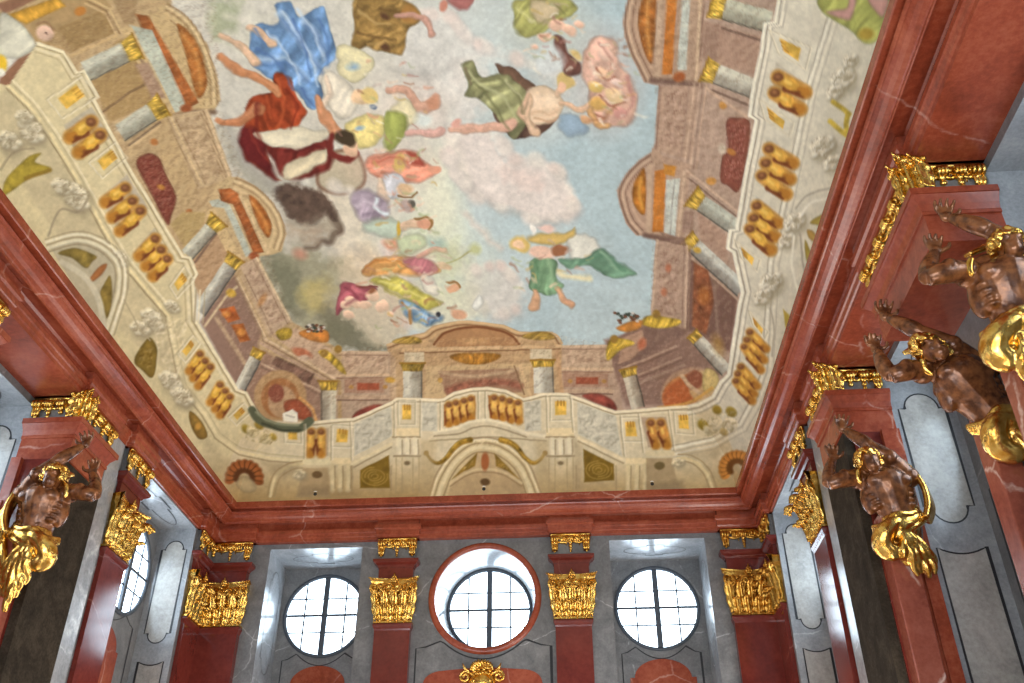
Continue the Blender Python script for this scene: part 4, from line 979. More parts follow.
    limb([(450, 128), (474, 126), (500, 126), (512, 120)], 9, (216, 168, 146)); ell_(456, 122, 5, 4, (214, 160, 146), -30, 1.2)
    limb([(530, 98), (526, 116), (534, 132)], 6, (222, 186, 154)); limb([(560, 102), (578, 108), (588, 104)], 6, (222, 182, 150)); ell_(565, 80, 10, 9, (204, 176, 112), 0, 1.4); ell_(562, 86, 5, 5, (224, 180, 150), 0, 1.2)
    poly([(558, 114), (576, 116), (588, 128), (570, 136), (558, 128)], (150, 174, 196), 2.5, True)
    poly([(588, 42), (600, 36), (614, 38), (618, 56), (624, 68), (637, 92), (632, 122), (614, 126), (594, 124), (588, 98), (582, 64)], (212, 170, 152), 2, True, fold=(30, 11, .1), var=.1)
    for x, y, r_, c in ((603, 72, 8, FL1), (594, 86, 8, (220, 186, 110)), (612, 96, 9, (224, 194, 150)), (618, 112, 8, (206, 150, 140)), (596, 104, 8, (212, 168, 96)), (606, 54, 8, (226, 190, 172)), (586, 118, 6, (206, 160, 120)), (616, 82, 6, (226, 200, 190))): ell_(x, y, r_, r_*.72, c, 30, 1.4, round_=.14)
    for p in ([(596, 66), (606, 78), (616, 76)], [(598, 96), (608, 104), (622, 100)], [(590, 112), (602, 116)]): stroke(p, 2, (156, 96, 76), 1, True, .8)
    limb([(590, 108), (596, 122), (606, 124)], 5, (216, 166, 110))
    poly([(511, 6), (530, -4), (562, -4), (574, 8), (560, 20), (540, 32), (520, 33)], (172, 170, 100), 1.6, True, fold=(50, 9, .16)); poly([(530, 0), (556, 2), (552, 18), (534, 20)], (206, 186, 150), 2.5, True)
    for x, y, r_ in ((556, 26, 9), (568, 30, 8), (578, 24, 6), (544, 36, 7), (532, 44, 4)): ell_(x, y, r_, r_*.65, (224, 184, 160), 20, 1.2, round_=.15)
    poly([(553, 38), (562, 40), (566, 54), (580, 62), (580, 72), (562, 70)], (126, 84, 74), 1.6, True, fold=(20, 7, .14)); ell_(574, 54, 8, 4, (206, 180, 120), 30, 1.5); poly([(540, 44), (556, 48), (562, 66), (546, 74), (534, 60)], (206, 212, 214), 3, True, a=.8)
    # angel with the green veil
    poly([(566, 236), (584, 234), (597, 242), (598, 256), (572, 262)], (220, 218, 208), 2, True, fold=(30, 8, .06)); poly([(558, 258), (580, 258), (600, 248), (612, 258), (636, 274), (610, 276), (590, 266), (566, 266)], (112, 152, 126), 1.5, True, fold=(60, 10, .16))
    stroke([(540, 262), (560, 274), (588, 278)], 6, (222, 212, 172), 2, True, .9)
    poly([(530, 260), (546, 256), (556, 262), (554, 276), (562, 288), (546, 293), (529, 287), (530, 274)], (118, 154, 118), 1.2, True, fold=(10, 8, .15)); ell_(540, 252, 14, 7, (224, 186, 166), 10, 1.3); ell_(518, 242, 11, 8, (206, 176, 104), 10, 1.5); ell_(516, 242, 6, 5, (226, 190, 156), 0, 1.2)
    poly([(526, 236), (546, 230), (566, 232), (574, 226), (572, 238), (548, 244)], (214, 182, 106), 1.8, True); ell_(546, 226, 9, 4, (222, 190, 180), 10, 1.5); ell_(558, 249, 8, 6, (156, 102, 70), 10, 1.3); ell_(532, 227, 3, 5, (230, 226, 220), 0, 1)
    limb([(534, 288), (533, 298), (532, 307)], 6, (216, 166, 128)); limb([(556, 288), (562, 298), (570, 303)], 6, (212, 160, 122))
    poly([(472, 306), (480, 296), (484, 304), (478, 310)], (236, 236, 230), 1, True)
    stroke([(466, 214), (480, 230), (500, 248)], 5, (214, 196, 184), 3, False, .6)
    for p, w_, c_ in (([(280, 12), (296, 34), (312, 62), (318, 86)], 4, (196, 214, 232)), ([(296, 8), (310, 30), (322, 56)], 3, (190, 208, 230)), ([(268, 30), (284, 52), (300, 82)], 4, (186, 206, 230)), ([(256, 48), (276, 62), (294, 88)], 3, (80, 112, 168)), ([(290, 20), (302, 46), (310, 74)], 3, (72, 104, 162)), ([(318, 20), (326, 40), (328, 58)], 4, (84, 118, 172)), ([(302, 88), (312, 104)], 3, (70, 98, 152)), ([(254, 30), (264, 44)], 3, (84, 120, 176)),
                     ([(276, 78), (284, 100), (276, 128)], 4, (196, 92, 50)), ([(288, 86), (296, 108), (288, 128)], 3, (110, 36, 24)), ([(258, 104), (256, 126), (262, 140)], 4, (104, 34, 26)), ([(264, 98), (270, 116)], 3, (188, 84, 46)), ([(250, 128), (258, 148), (266, 162)], 3, (140, 52, 42)), ([(284, 150), (304, 146), (322, 146)], 3, (84, 28, 28)),
                     ([(466, 70), (484, 86), (506, 100), (518, 120)], 4, (182, 182, 138)), ([(476, 84), (496, 104), (508, 126)], 3, (104, 104, 70)), ([(496, 76), (514, 92), (522, 112)], 3, (108, 108, 74)), ([(504, 80), (520, 98)], 2.5, (188, 186, 146)), ([(462, 66), (470, 84)], 3, (112, 96, 78)),
                     ([(536, 262), (538, 276), (534, 286)], 3, (84, 122, 90)), ([(548, 260), (550, 278), (556, 288)], 3, (146, 176, 140)), ([(580, 262), (604, 256), (624, 270)], 3, (84, 128, 102)), ([(600, 252), (616, 266)], 3, (142, 176, 150)),
                     ([(600, 44), (612, 60), (606, 74)], 3, (176, 122, 112)), ([(626, 76), (632, 96), (624, 116)], 4, (180, 124, 118)), ([(590, 60), (596, 74)], 3, (232, 206, 190)), ([(612, 104), (604, 116), (590, 118)], 3, (172, 118, 84)), ([(618, 90), (610, 96)], 3, (236, 212, 180)),
                     ([(372, 160), (396, 158), (420, 166)], 3, (188, 100, 80)), ([(376, 170), (400, 170)], 3, (232, 172, 150)), ([(366, 264), (388, 258), (408, 264)], 3, (190, 120, 60)), ([(376, 270), (396, 268)], 2.5, (240, 196, 130)), ([(380, 282), (402, 288), (424, 300)], 3, (226, 218, 132)), ([(386, 290), (406, 300), (420, 306)], 2.5, (150, 140, 60)), ([(344, 286), (356, 296), (348, 306)], 3, (128, 56, 70)), ([(352, 288), (366, 292)], 2.5, (206, 122, 128)), ([(404, 304), (420, 314), (432, 320)], 2.5, (176, 202, 224)), ([(356, 206), (366, 200), (376, 206)], 3, (206, 192, 206)), ([(362, 214), (376, 212)], 3, (130, 114, 134)),
                     ([(358, 8), (374, 20), (390, 24)], 3, (196, 164, 104)), ([(356, 30), (376, 36), (396, 40)], 3, (98, 72, 40)), ([(366, 44), (384, 40)], 2.5, (184, 150, 92)), ([(380, 6), (396, 10)], 3, (104, 78, 44)), ([(516, 8), (534, 22)], 3, (206, 204, 140)), ([(552, 4), (562, 14)], 3, (116, 116, 66))):
        stroke(p, w_, c_, 1.6, True, .75, w_*.45)
    # small accents over the groups: lit folds, shaded limbs, hair
    rn = random.Random(77)
    for (x0, y0, x1, y1, n_) in ((352, 150, 440, 230, 46), (350, 230, 460, 325, 70), (335, 60, 440, 150, 34), (582, 36, 638, 128, 46), (505, 0, 582, 70, 30), (500, 225, 600, 300, 22)):
        for k in range(n_):
            x = (rn.uniform(x0, x1)+rn.uniform(x0, x1))/2; y = rn.uniform(y0, y1); a = rn.uniform(-.5, .9); l = rn.uniform(3, 10)
            c_ = rn.choice(((226, 196, 170), (206, 150, 124), (232, 224, 206), (150, 100, 74), (196, 168, 100), (170, 120, 110), (158, 168, 120), (186, 160, 150)))
            stroke([(x, y), (x+l*cos(a)*.5, y+l*sin(a)*.5+rn.uniform(-1.5, 1.5)), (x+l*cos(a), y+l*sin(a))], rn.uniform(1.4, 3.6), c_, 1.2, True, rn.uniform(.35, .7), rn.uniform(.8, 2))
    FX = (kx+(fbm(kx, ky, 9, 401, 2)-.5)*1.1).astype(np.float32); FY = (ky+(fbm(kx, ky, 9, 501, 2)-.5)*1.1).astype(np.float32)
    # --- painted architecture: left, right, back
    TAN, MAU = (184, 156, 116), (172, 146, 130)
    LB = [(38, 42), (64, 51), (78, 72), (85, 70), (98, 95), (95, 99), (114, 136), (126, 160), (184, 256), (191, 257), (198, 274), (194, 280), (196, 320), (206, 335), (238, 389), (247, 392), (256, 408), (262, 420), (275, 425), (309, 422)]
    RB = [(777, 0), (774, 22), (763.5, 23), (760, 50), (751, 92), (748, 116), (755, 119), (744, 176), (735, 230), (728.6, 230), (726, 248), (732, 252), (741, 293), (738, 304), (732, 340), (727, 374), (719.5, 381), (712, 396), (698, 403), (687, 405)]
    BB_ = [(309, 422), (334, 419), (353, 418), (392, 401), (396, 398), (418, 398), (438, 399), (444, 398), (454, 392), (470, 388), (488, 387), (506, 390), (516, 394), (523, 398), (544, 393), (567, 393), (615, 411), (636, 409.5), (668, 406.5), (687, 405)]
    ls = [(170, -30), (172, 8), (190, 20), (207, 45), (217, 75), (220, 100), (213, 112), (208, 109), (232, 177), (238, 177), (258, 188), (272, 202), (281, 217), (286, 233), (281, 251), (272, 254), (258, 256), (291, 321), (318, 336), (343, 352), (388, 351)]
    ct = [(387, 346), (403, 337), (424, 333), (433, 326), (450, 322), (468, 321), (503, 325), (520, 332), (552, 332), (560, 342), (561, 346), (608, 345)]
    rs = [(640, 330), (651, 314), (656, 240), (645, 235), (636, 235), (626, 223), (620, 206), (617, 190), (626, 174), (639, 160), (651, 152), (655, 140), (659, 86), (644, 82), (632, 57), (624.6, 36.6), (622.5, 22), (627.6, 0), (630, -30)]
    poly(ls+[(388, 420), (300, 424), (256, 410), (180, 256), (40, 40), (-60, 40), (-60, -60), (170, -60)], TAN, 1.2, var=.06)
    poly(ct+[(608, 420), (388, 420)], (176, 146, 116), 1.2, var=.06)
    poly([(608, 345)]+rs+[(900, -60), (900, 30), (780, 30), (748, 296), (736, 372), (704, 412), (600, 420)], MAU, 1.2, var=.06)
    poly([(343, 352), (390, 351), (390, 420), (330, 420)], (174, 148, 126), 1, var=.06); poly([(560, 346), (610, 345), (625, 420), (560, 420)], (172, 144, 124), 1, var=.06)
    # darker painted depth behind the columns
    poly([(86, 70), (120, 38), (146, 62), (158, 100), (110, 122), (98, 96)], (166, 136, 90), 2); poly([(186, 258), (216, 224), (240, 262), (200, 300)], (176, 142, 108), 2)
    poly([(200, 322), (234, 274), (262, 330), (250, 380), (236, 386)], (140, 110, 96), 2); poly([(240, 390), (262, 350), (330, 385), (322, 420), (262, 420)], (150, 118, 100), 2)
    poly([(700, 20), (760, 36), (756, 76), (720, 64), (704, 56)], (166, 134, 116), 1.5); poly([(698, 212), (726, 236), (728, 264), (700, 238)], (170, 138, 120), 1.5)
    poly([(690, 256), (738, 298), (730, 352), (700, 336), (684, 330)], (118, 88, 78), 2); poly([(604, 340), (640, 330), (690, 332), (722, 372), (690, 404), (626, 406)], (138, 108, 96), 2)
    # left upper pieces
    poly([(-10, 10), (6, 15), (60, -4), (100, -10), (112, 8), (70, 52), (38, 42), (0, 60)], (170, 140, 98), 1.2, var=.08)
    poly([(0, 78), (18, 58), (36, 44), (30, 66), (8, 92), (-6, 96)], (142, 100, 76), 1.5); poly([(6, 15), (58, -3), (66, 6), (26, 24)], (212, 158, 60), 1, fold=(-20, 5, .14)); poly([(-5, 4), (20, -4), (40, -2), (4, 14)], (140, 100, 78), 1)
    ell_(80, 11, 6, 4.5, (186, 122, 56), -20, 1); poly([(58, 28), (104, 9), (114, 33), (72, 52)], (158, 128, 84), .8); stroke([(72, 55), (116, 35)], 4, (200, 168, 120), 1)
    mouldings([(88, -2), (108, 8), (122, 32)], ((0, 2, (206, 178, 130)), (3, 1.4, (138, 108, 76)), (6, 2, (200, 170, 124))))
    poly([(112, 0), (138, -6), (134, 24), (124, 24)], (160, 132, 96), 1)
    poly([(0, 14), (16, 20), (28, 31), (36, 46), (24, 56), (12, 58), (-4, 54)], (206, 202, 184), 1.2, True, fold=(50, 8, .08)); ell_(45, 33, 9, 8, (214, 178, 156), 20, 1.2, round_=.15); stroke([(38, 24), (46, 22), (54, 30)], 2.2, (150, 116, 84), .9, True); ell_(46, 33, 1.4, 1.2, (90, 60, 50), 0, .6)
    ell_(1, 64, 6, 9, (226, 184, 50), 0, 1.2); ell_(1, 72, 4, 4, (226, 222, 208), 0, 1)
    # left pediments and attic
    def band(a, b, c, d, col, **k): poly([a, b, c, d], col, .8, **k)
    poly([(172, 8), (190, 20), (207, 45), (217, 75), (220, 100), (213, 112), (186, 108), (150, 20), (160, 6)], (190, 164, 120), 1)
    mouldings(spl([(168, 4), (188, 18), (205, 44), (215, 75), (217, 104)], False), ((0, 1.6, (148, 120, 84)), (3, 2.2, (214, 190, 146)), (6, 1.6, (156, 128, 92)), (10, 3, (204, 178, 132)), (13, 1.2, (150, 120, 84))))
    band((135, 14), (163, 17), (200, 102), (182, 111), (170, 96, 48), fold=(60, 6, .12), var=.2); band((147, 14), (166, 12), (206, 100), (200, 104), (196, 168, 122)); band((130, 25), (152, 30), (186, 106), (175, 113), (176, 182, 168), var=.15); band((122, 30), (132, 27), (176, 114), (164, 118), (200, 172, 124))
    poly([(177, 24), (192, 35), (203, 58), (207, 85), (197, 97), (186, 56)], (176, 106, 48), 1, True, var=.35); stroke([(182, 34), (196, 56), (201, 88)], 4, (206, 142, 74), 1.5, True, .7)
    stroke([(176, 116), (196, 112), (214, 112)], 5, (120, 98, 80), 2); ell_(186, 108, 6, 4, (150, 80, 44), 0, 1.2)
    band((164, 116), (208, 109), (232, 177), (196, 190), (190, 164, 128)); band((146, 124), (166, 117), (198, 190), (184, 214), (186, 158, 116), var=.05)
    mouldings([(166, 116), (198, 186)], ((0, 1.2, (146, 118, 84)), (-4, 1.6, (208, 182, 138)), (-8, 1.2, (150, 122, 88)))); mouldings([(206, 110), (229, 176)], ((0, 2.2, (210, 184, 146)), (3, 1.2, (146, 118, 88)), (6, 1, (156, 128, 96))))
    curls([(174, 120), (200, 113), (224, 174), (202, 182)], 2, 5, (138, 110, 82), 1.3, 3, .42)
    poly([(136, 163), (148, 153), (159, 158), (165, 172), (176, 196), (172, 214), (167, 224), (150, 192)], (132, 66, 52), 1, True); curls([(138, 160), (158, 158), (176, 200), (164, 220)], 5, 10, (100, 44, 36), .8, 5, .45); ell_(161, 187, 4, 2.5, (178, 118, 52), 20, 1)
    ell_(154, 142, 4, 3.2, (178, 112, 58), 20, 1); ell_(189, 212, 3.2, 3.2, (170, 104, 56), 0, 1); poly([(170, 224), (182, 212), (206, 212), (204, 222), (186, 250)], (176, 150, 100), 1)
    stroke([(92, 120), (130, 92), (146, 84)], 2.2, (120, 94, 68), 1); stroke([(150, 78), (134, 44)], 2.4, (128, 102, 84), 1.2); stroke([(128, 148), (160, 126)], 2.5, (206, 176, 132), .9); stroke([(129, 145), (160, 122)], 2, (110, 90, 72), .9)
    poly([(135, 64), (148, 62), (166, 98), (152, 98)], (164, 134, 112), 1)
    column((85, 72), (125, 52), 21, (190, 190, 174), (136, 134, 120), -1, (28, 14)); column((120, 133), (152, 112), 19, (188, 188, 172), (132, 130, 116), -1, (26, 14))
    # second left pediment
    poly([(228, 177), (238, 177), (258, 188), (272, 202), (281, 217), (286, 233), (281, 251), (272, 254), (246, 258), (208, 200), (216, 186)], (192, 166, 124), 1)
    mouldings(spl([(236, 178), (258, 189), (272, 203), (281, 218), (284, 234), (279, 250)], False), ((0, 1.6, (150, 122, 88)), (3, 2, (214, 190, 148)), (6, 1.4, (160, 132, 98)), (10, 2.6, (206, 180, 138))))
    poly([(218, 189), (230, 188), (240, 195), (264, 252), (254, 254), (233, 204), (221, 201)], (168, 92, 46), .8, fold=(60, 6, .12), var=.2); poly([(209, 201), (218, 199), (230, 205), (252, 254), (246, 257), (224, 208), (212, 206)], (178, 184, 172), .8, var=.15); band((204, 210), (214, 207), (244, 262), (232, 262), (202, 174, 128)); stroke([(240, 196), (268, 252)], 3.5, (206, 180, 138), 1)
    poly([(249, 195), (261, 204), (271, 223), (269, 237), (263, 232), (254, 214)], (172, 100, 46), 1, True, var=.35); stroke([(252, 202), (264, 220), (268, 232)], 3, (208, 144, 76), 1.2, True, .7); ell_(254, 256, 5, 4, (150, 76, 42), 0, 1.2)
    stroke([(184, 256), (216, 222)], 3, (206, 180, 128), 1); stroke([(195, 262), (216, 234)], 2, (112, 88, 76), 1)
    column((187, 255), (211, 228), 14, (196, 196, 180), (132, 128, 116), -1, (22, 12)); column((199, 312), (230, 266), 15, (200, 200, 188), (116, 110, 104), -1, (20, 11))
    stroke([(205, 326), (226, 296), (238, 286)], 2.4, (198, 176, 142), .9)
    # left lower attic
    band((240, 266), (257, 257), (291, 321), (270, 336), (184, 158, 132)); mouldings([(257, 258), (291, 322)], ((0, 2, (208, 186, 152)), (4, 1.2, (142, 116, 92)))); mouldings([(238, 278), (266, 338)], ((0, 1.6, (206, 180, 146)), (3, 1.2, (140, 112, 90)), (-4, 2.4, (186, 158, 128)), (-8, 1.2, (146, 118, 96))))
    curls([(246, 270), (258, 264), (286, 320), (272, 328)], 2, 5, (140, 108, 90), 1.2, 9, .42); ell_(262, 300, 3, 7, (186, 130, 78), 30, 1.4, .8)
    band((219, 309), (234, 306), (240, 319), (228, 323), (172, 88, 42), var=.3); band((231, 325), (243, 323), (250, 340), (240, 342), (172, 92, 40), var=.3); ell_(231, 293, 5, 4, (206, 164, 62), 20, 1.2); ell_(226, 314, 4, 3, (206, 132, 62), 0, 1.5); ell_(241, 332, 4, 4, (204, 132, 60), 0, 1.5)
    stroke([(216, 318), (238, 352), (246, 366)], 4, (176, 148, 120), 1.2)
    column((240, 388), (255, 358), 12, (204, 200, 184), (120, 116, 110), -1, (13, 9))
    # left corner
    poly([(272, 336), (296, 328), (330, 348), (340, 372), (336, 380)], (190, 160, 134), 1, var=.05); mouldings([(264, 338), (334, 378)], ((0, 2, (208, 182, 152)), (3, 1.4, (138, 110, 92)), (6, 3, (180, 150, 128)))); poly([(276, 356), (314, 374), (310, 384), (272, 364)], (132, 98, 84), 1, fold=(40, 5, .12)); mouldings([(262, 364), (322, 392)], ((0, 2, (192, 164, 140)), (3, 1.4, (126, 98, 84))))
    ell_(302, 353, 10, 4.5, (182, 104, 74), 22, 1.4); ell_(304, 358, 6, 3, (200, 172, 150), 0, 1.2)
    ell_(280, 396, 26, 26, (182, 146, 102), 0, 1.2, .9); ell_(280, 398, 19, 20, (160, 104, 62), 0, 1.2, .9); ell_(282, 402, 14, 16, (186, 156, 124), 0, 1.2, .8); ell_(276, 393, 8, 9, (136, 76, 60), 0, 1.2); poly([(284, 402), (300, 400), (312, 414), (306, 420), (288, 414)], (164, 82, 56), 1.2, True); stroke([(300, 398), (312, 408), (316, 420)], 3, (206, 152, 90), 1, True)
    stroke([(254, 412), (262, 421), (276, 426), (297, 428), (309, 421)], 8, (96, 100, 78), 1, True); stroke([(258, 413), (268, 421), (284, 424), (300, 424)], 2.5, (134, 136, 110), 1, True); poly([(283, 413), (292, 410), (297, 413), (297, 421), (283, 420)], (232, 226, 210), .9)
    column((328.5, 420), (328.5, 390), 15, (202, 194, 172), (142, 130, 114), 1, (21, 9)); stroke([(339, 382), (340, 418)], 4, (176, 144, 96), 1.2, a=.8)
    # back, left bay
    for x0, x1, y0, sg in ((343, 388, 352, 1), (562, 612, 346, -1)):
        poly([(x0, y0), (x1, y0), (x1, y0+22), (x0, y0+22)], (190, 162, 136), .8); curls([(x0+2, y0+3), (x1-2, y0+3), (x1-2, y0+18), (x0+2, y0+18)], 5, 2, (144, 112, 92), 1.2, 4+sg, .42)
        mouldings([(x0-4, y0), (x1, y0)], ((0, 2.2, (204, 178, 150)), (3, 1, (142, 112, 92)))); mouldings([(x0-6, y0+23), (x1, y0+23)], ((0, 3, (204, 174, 142)), (3, 1.4, (146, 112, 90)), (22, 4, (186, 156, 130)), (25, 1.4, (120, 92, 78))))
        poly([(x0+1, y0+27), (x1-4, y0+27), (x1-4, y0+41), (x0+1, y0+41)], (166, 128, 106), .8); poly([(x0+14, y0+31), (x0+36, y0+31), (x0+36, y0+38), (x0+14, y0+38)], (156, 78, 54), .8, var=.2); ell_(x0+8, y0+35, 2.4, 2, (182, 134, 70), 0, .8); ell_(x0+42, y0+35, 2.4, 2, (182, 134, 70), 0, .8)
    poly([(352, 420), (356, 412), (368, 406), (380, 404), (384, 408), (366, 418)], (150, 70, 58), 1.2, True, var=.4); poly([(582, 396), (596, 393), (612, 400), (616, 410), (600, 404)], (146, 70, 58), 1.2, True, var=.4)
    poly([(396, 362), (400, 378), (400, 400), (392, 400), (390, 366)], (196, 166, 134), .8); ell_(390, 380, 5, 3, (198, 152, 62), 0, 1)
    # back, middle pavilion
    poly([(387, 346), (403, 337), (424, 333), (433, 326), (450, 322), (468, 321), (503, 325), (520, 332), (552, 332), (562, 344), (560, 400), (396, 402), (396, 360)], (186, 152, 112), .9, var=.05)
    mouldings(spl([(387, 345), (404, 339), (424, 335), (434, 328), (452, 323), (470, 322), (502, 326), (520, 333), (552, 333), (562, 343)], False), ((0, 2.2, (206, 172, 128)), (3, 1.4, (136, 98, 66)), (6, 2, (198, 162, 118))))
    poly(spl([(436, 343), (444, 334), (456, 329), (474, 327), (496, 329), (510, 335), (518, 344)], False)+[(518, 346), (436, 347)], (170, 126, 86), .9); stroke([(434, 344), (443, 334), (456, 329), (476, 327), (498, 330), (512, 336), (519, 344)], 2.4, (122, 74, 44), .8, True)
    ell_(474, 341, 14, 3, (196, 152, 104), 0, 1.5); stroke([(402, 350), (438, 349), (520, 347), (560, 346)], 3, (206, 172, 130), .9); stroke([(400, 353), (560, 349)], 1.4, (132, 96, 66), .7)
    poly([(450, 356), (462, 353), (488, 353), (501, 355), (494, 361), (474, 365), (456, 361)], (188, 128, 48), 1, True, fold=(0, 5, .16), var=.3); poly([(404, 352), (424, 352), (424, 362), (404, 362)], (206, 190, 160), .8); poly([(530, 349), (552, 349), (552, 359), (530, 359)], (206, 190, 160), .8)
    poly([(426, 366), (532, 363), (528, 396), (424, 400)], (196, 166, 124), .8); poly([(438, 371), (518, 368), (522, 392), (448, 398), (442, 384)], (158, 122, 96), .9); stroke([(440, 372), (470, 376), (500, 373), (518, 369)], 3, (186, 156, 124), 1.2, True); stroke([(448, 390), (470, 384), (500, 382), (520, 386)], 7, (146, 84, 66), 2, True, .8, var=.4); stroke([(520, 366), (530, 394)], 3, (206, 174, 132), .8); stroke([(514, 366), (524, 394)], 1.4, (132, 100, 72), .7)
    ell_(440, 380, 2.5, 2.5, (196, 150, 72), 0, .8)
    column((412.5, 399), (412.5, 371), 19, (206, 202, 186), (142, 134, 120), -1, (25, 8)); column((544, 393), (543, 367), 20, (206, 202, 188), (146, 138, 124), -1, (25, 7)); stroke([(557, 352), (562, 394)], 4, (190, 150, 110), 1)
    for p in ([(392, 342), (402, 337), (416, 337), (422, 342), (410, 344)], [(522, 337), (532, 332), (548, 332), (555, 338), (540, 340)]): poly(p, (170, 138, 62), 1, True, fold=(60, 4, .2), var=.3)
    # right pediments and attic
    poly([(630, -20), (627.6, 0), (622.5, 22), (624.6, 36.6), (632, 57), (644.4, 82), (700, 86), (706, -20)], (172, 142, 120), 1)
    mouldings(spl([(634, -12), (628, 4), (625, 22), (627, 37), (634, 57), (646, 81)], False), ((0, 2, (132, 102, 84)), (-3, 2, (196, 168, 142)), (-7, 1.4, (136, 106, 88)), (-11, 3, (184, 154, 130))))
    poly([(644, -4), (656, -4), (653, 56), (649, 62), (641, 42), (638, 18)], (176, 106, 48), 1, True, var=.35); stroke([(648, 0), (647, 26), (650, 54)], 4, (206, 142, 70), 1.4, True, .7); stroke([(660, -4), (657, 78)], 5, (184, 156, 132), 1)
    band((667, -4), (677, -4), (672, 74), (662, 74), (190, 112, 44), var=.15); band((682, -4), (690, -4), (686, 70), (677, 70), (184, 190, 182), var=.12); stroke([(694, -4), (690, 76)], 4, (170, 142, 120), 1); stroke([(700, -4), (696, 80)], 2.4, (202, 176, 146), .8); stroke([(704, -4), (700, 60)], 1.6, (136, 108, 94), .8)
    stroke([(652, 80), (676, 82), (700, 86)], 6, (116, 90, 80), 2); ell_(679, 77, 6, 5, (156, 84, 44), 0, 1.3)
    poly([(706, 26), (720, 24), (716, 62), (702, 58)], (152, 122, 106), 1)
    band((659, 86), (698, 86), (692, 160), (655, 150), (178, 148, 128)); curls([(664, 90), (690, 90), (684, 150), (660, 146)], 2, 5, (132, 100, 86), 1.3, 12, .42); mouldings([(700, 84), (690, 168)], ((0, 1.2, (196, 168, 146)), (-3, 1.2, (142, 114, 100)), (3, 1.2, (146, 118, 104)), (6, 1.6, (196, 168, 146)), (-6, 1.4, (190, 160, 138)), (10, 1.2, (150, 122, 108)))); stroke([(660, 86), (656, 150)], 2, (146, 114, 98), .8)
    poly([(726, 121), (738, 118), (750, 124), (744, 172), (738, 192), (728, 186), (720, 180), (722, 156), (728, 150)], (138, 76, 62), .9, True); curls([(726, 122), (748, 126), (740, 186), (722, 178)], 4, 10, (106, 50, 42), .8, 15, .45); ell_(731, 152, 5, 3, (176, 112, 52), 30, 1); ell_(722, 149, 4, 5, (196, 182, 164), 0, 1.4)
    ell_(723, 105, 4, 4, (196, 138, 66), 0, 1); ell_(711, 181, 5, 4, (196, 138, 66), 0, 1)
    stroke([(712, 90), (750, 106)], 2.4, (112, 88, 78), .9); stroke([(722, 28), (760, 40)], 2.4, (108, 84, 74), .9); stroke([(706, 88), (748, 118)], 3, (190, 160, 138), 1)
    column((770, 22), (724, 9), 22, (190, 192, 172), (134, 130, 116), 1, (26, 14)); column((762, 92), (716, 74), 20, (202, 200, 184), (138, 132, 122), 1, (26, 13))
    poly([(651, 152), (639, 160), (626, 174), (617, 190), (620, 206), (626, 223), (636, 235), (684, 238), (690, 164)], (172, 142, 122), 1)
    mouldings(spl([(652, 154), (640, 162), (628, 175), (620, 190), (622, 206), (628, 222), (638, 234)], False), ((0, 2, (128, 98, 82)), (-3, 2, (194, 166, 142)), (-6, 1.3, (136, 106, 90)), (-10, 3, (184, 154, 132))))
    poly([(645, 170), (646, 208), (641, 214), (633, 202), (633, 187), (638, 175)], (184, 116, 44), 1, True, var=.35); stroke([(641, 178), (639, 192), (642, 208)], 3.4, (216, 158, 70), 1.2, True, .7); stroke([(650, 166), (648, 232)], 5, (186, 158, 134), 1); poly([(652, 148), (660, 152), (664, 162), (656, 166), (650, 158)], (176, 146, 124), .8)
    band((655, 171), (666, 168), (663, 232), (652, 232), (192, 116, 44), var=.15); poly([(664, 164), (676, 166), (674, 176), (664, 174)], (196, 132, 52), 1); band((666, 180), (680, 178), (675, 237), (664, 232), (190, 196, 190), var=.12); stroke([(684, 172), (678, 238)], 3.4, (194, 166, 142), .9); stroke([(674, 180), (670, 234)], 1.2, (150, 150, 144), .7); stroke([(645, 235), (668, 240)], 5, (112, 86, 76), 1.6)
    stroke([(686, 170), (738, 212)], 2.6, (198, 168, 146), .9); stroke([(688, 178), (736, 216)], 1.4, (118, 92, 82), .8); poly([(684, 210), (694, 212), (692, 234), (682, 232)], (150, 122, 108), 1)
    column((742, 232), (701, 203), 17, (188, 194, 182), (134, 132, 122), 1, (24, 12)); column((742, 290), (694, 246), 16, (200, 202, 194), (124, 118, 112), 1, (20, 11))
    stroke([(692, 258), (738, 300)], 2.2, (176, 150, 130), .9); poly([(660, 232), (684, 238), (690, 256), (672, 252)], (120, 92, 82), 1.4, a=.8)
    band((656, 240), (686, 246), (684, 330), (651, 316), (172, 144, 126)); curls([(660, 246), (680, 250), (676, 318), (656, 312)], 2, 5, (132, 100, 86), 1.3, 18, .42); mouldings([(690, 246), (688, 330)], ((0, 1.4, (142, 114, 98)), (3, 2, (196, 168, 146)), (6, 1.2, (142, 114, 100)))); stroke([(657, 240), (652, 316)], 2.2, (190, 162, 140), .8); ell_(668, 268, 3, 4, (176, 106, 78), 0, 1.4); ell_(664, 292, 3, 4, (178, 110, 80), 0, 1.4)
    poly([(694, 262), (708, 270), (714, 300), (706, 334), (692, 326)], (138, 80, 52), 1.2, var=.4); ell_(704, 296, 6, 9, (176, 104, 48), 0, 2.4, .8); ell_(697, 250, 4, 3, (206, 166, 64), 20, 1); stroke([(714, 282), (718, 336)], 3, (132, 104, 92), 1.2)
    column((726, 371), (698, 340), 13, (204, 202, 190), (128, 122, 114), 1, (13, 9)); ell_(718, 345, 5, 10, (176, 136, 62), -20, 3, .6)
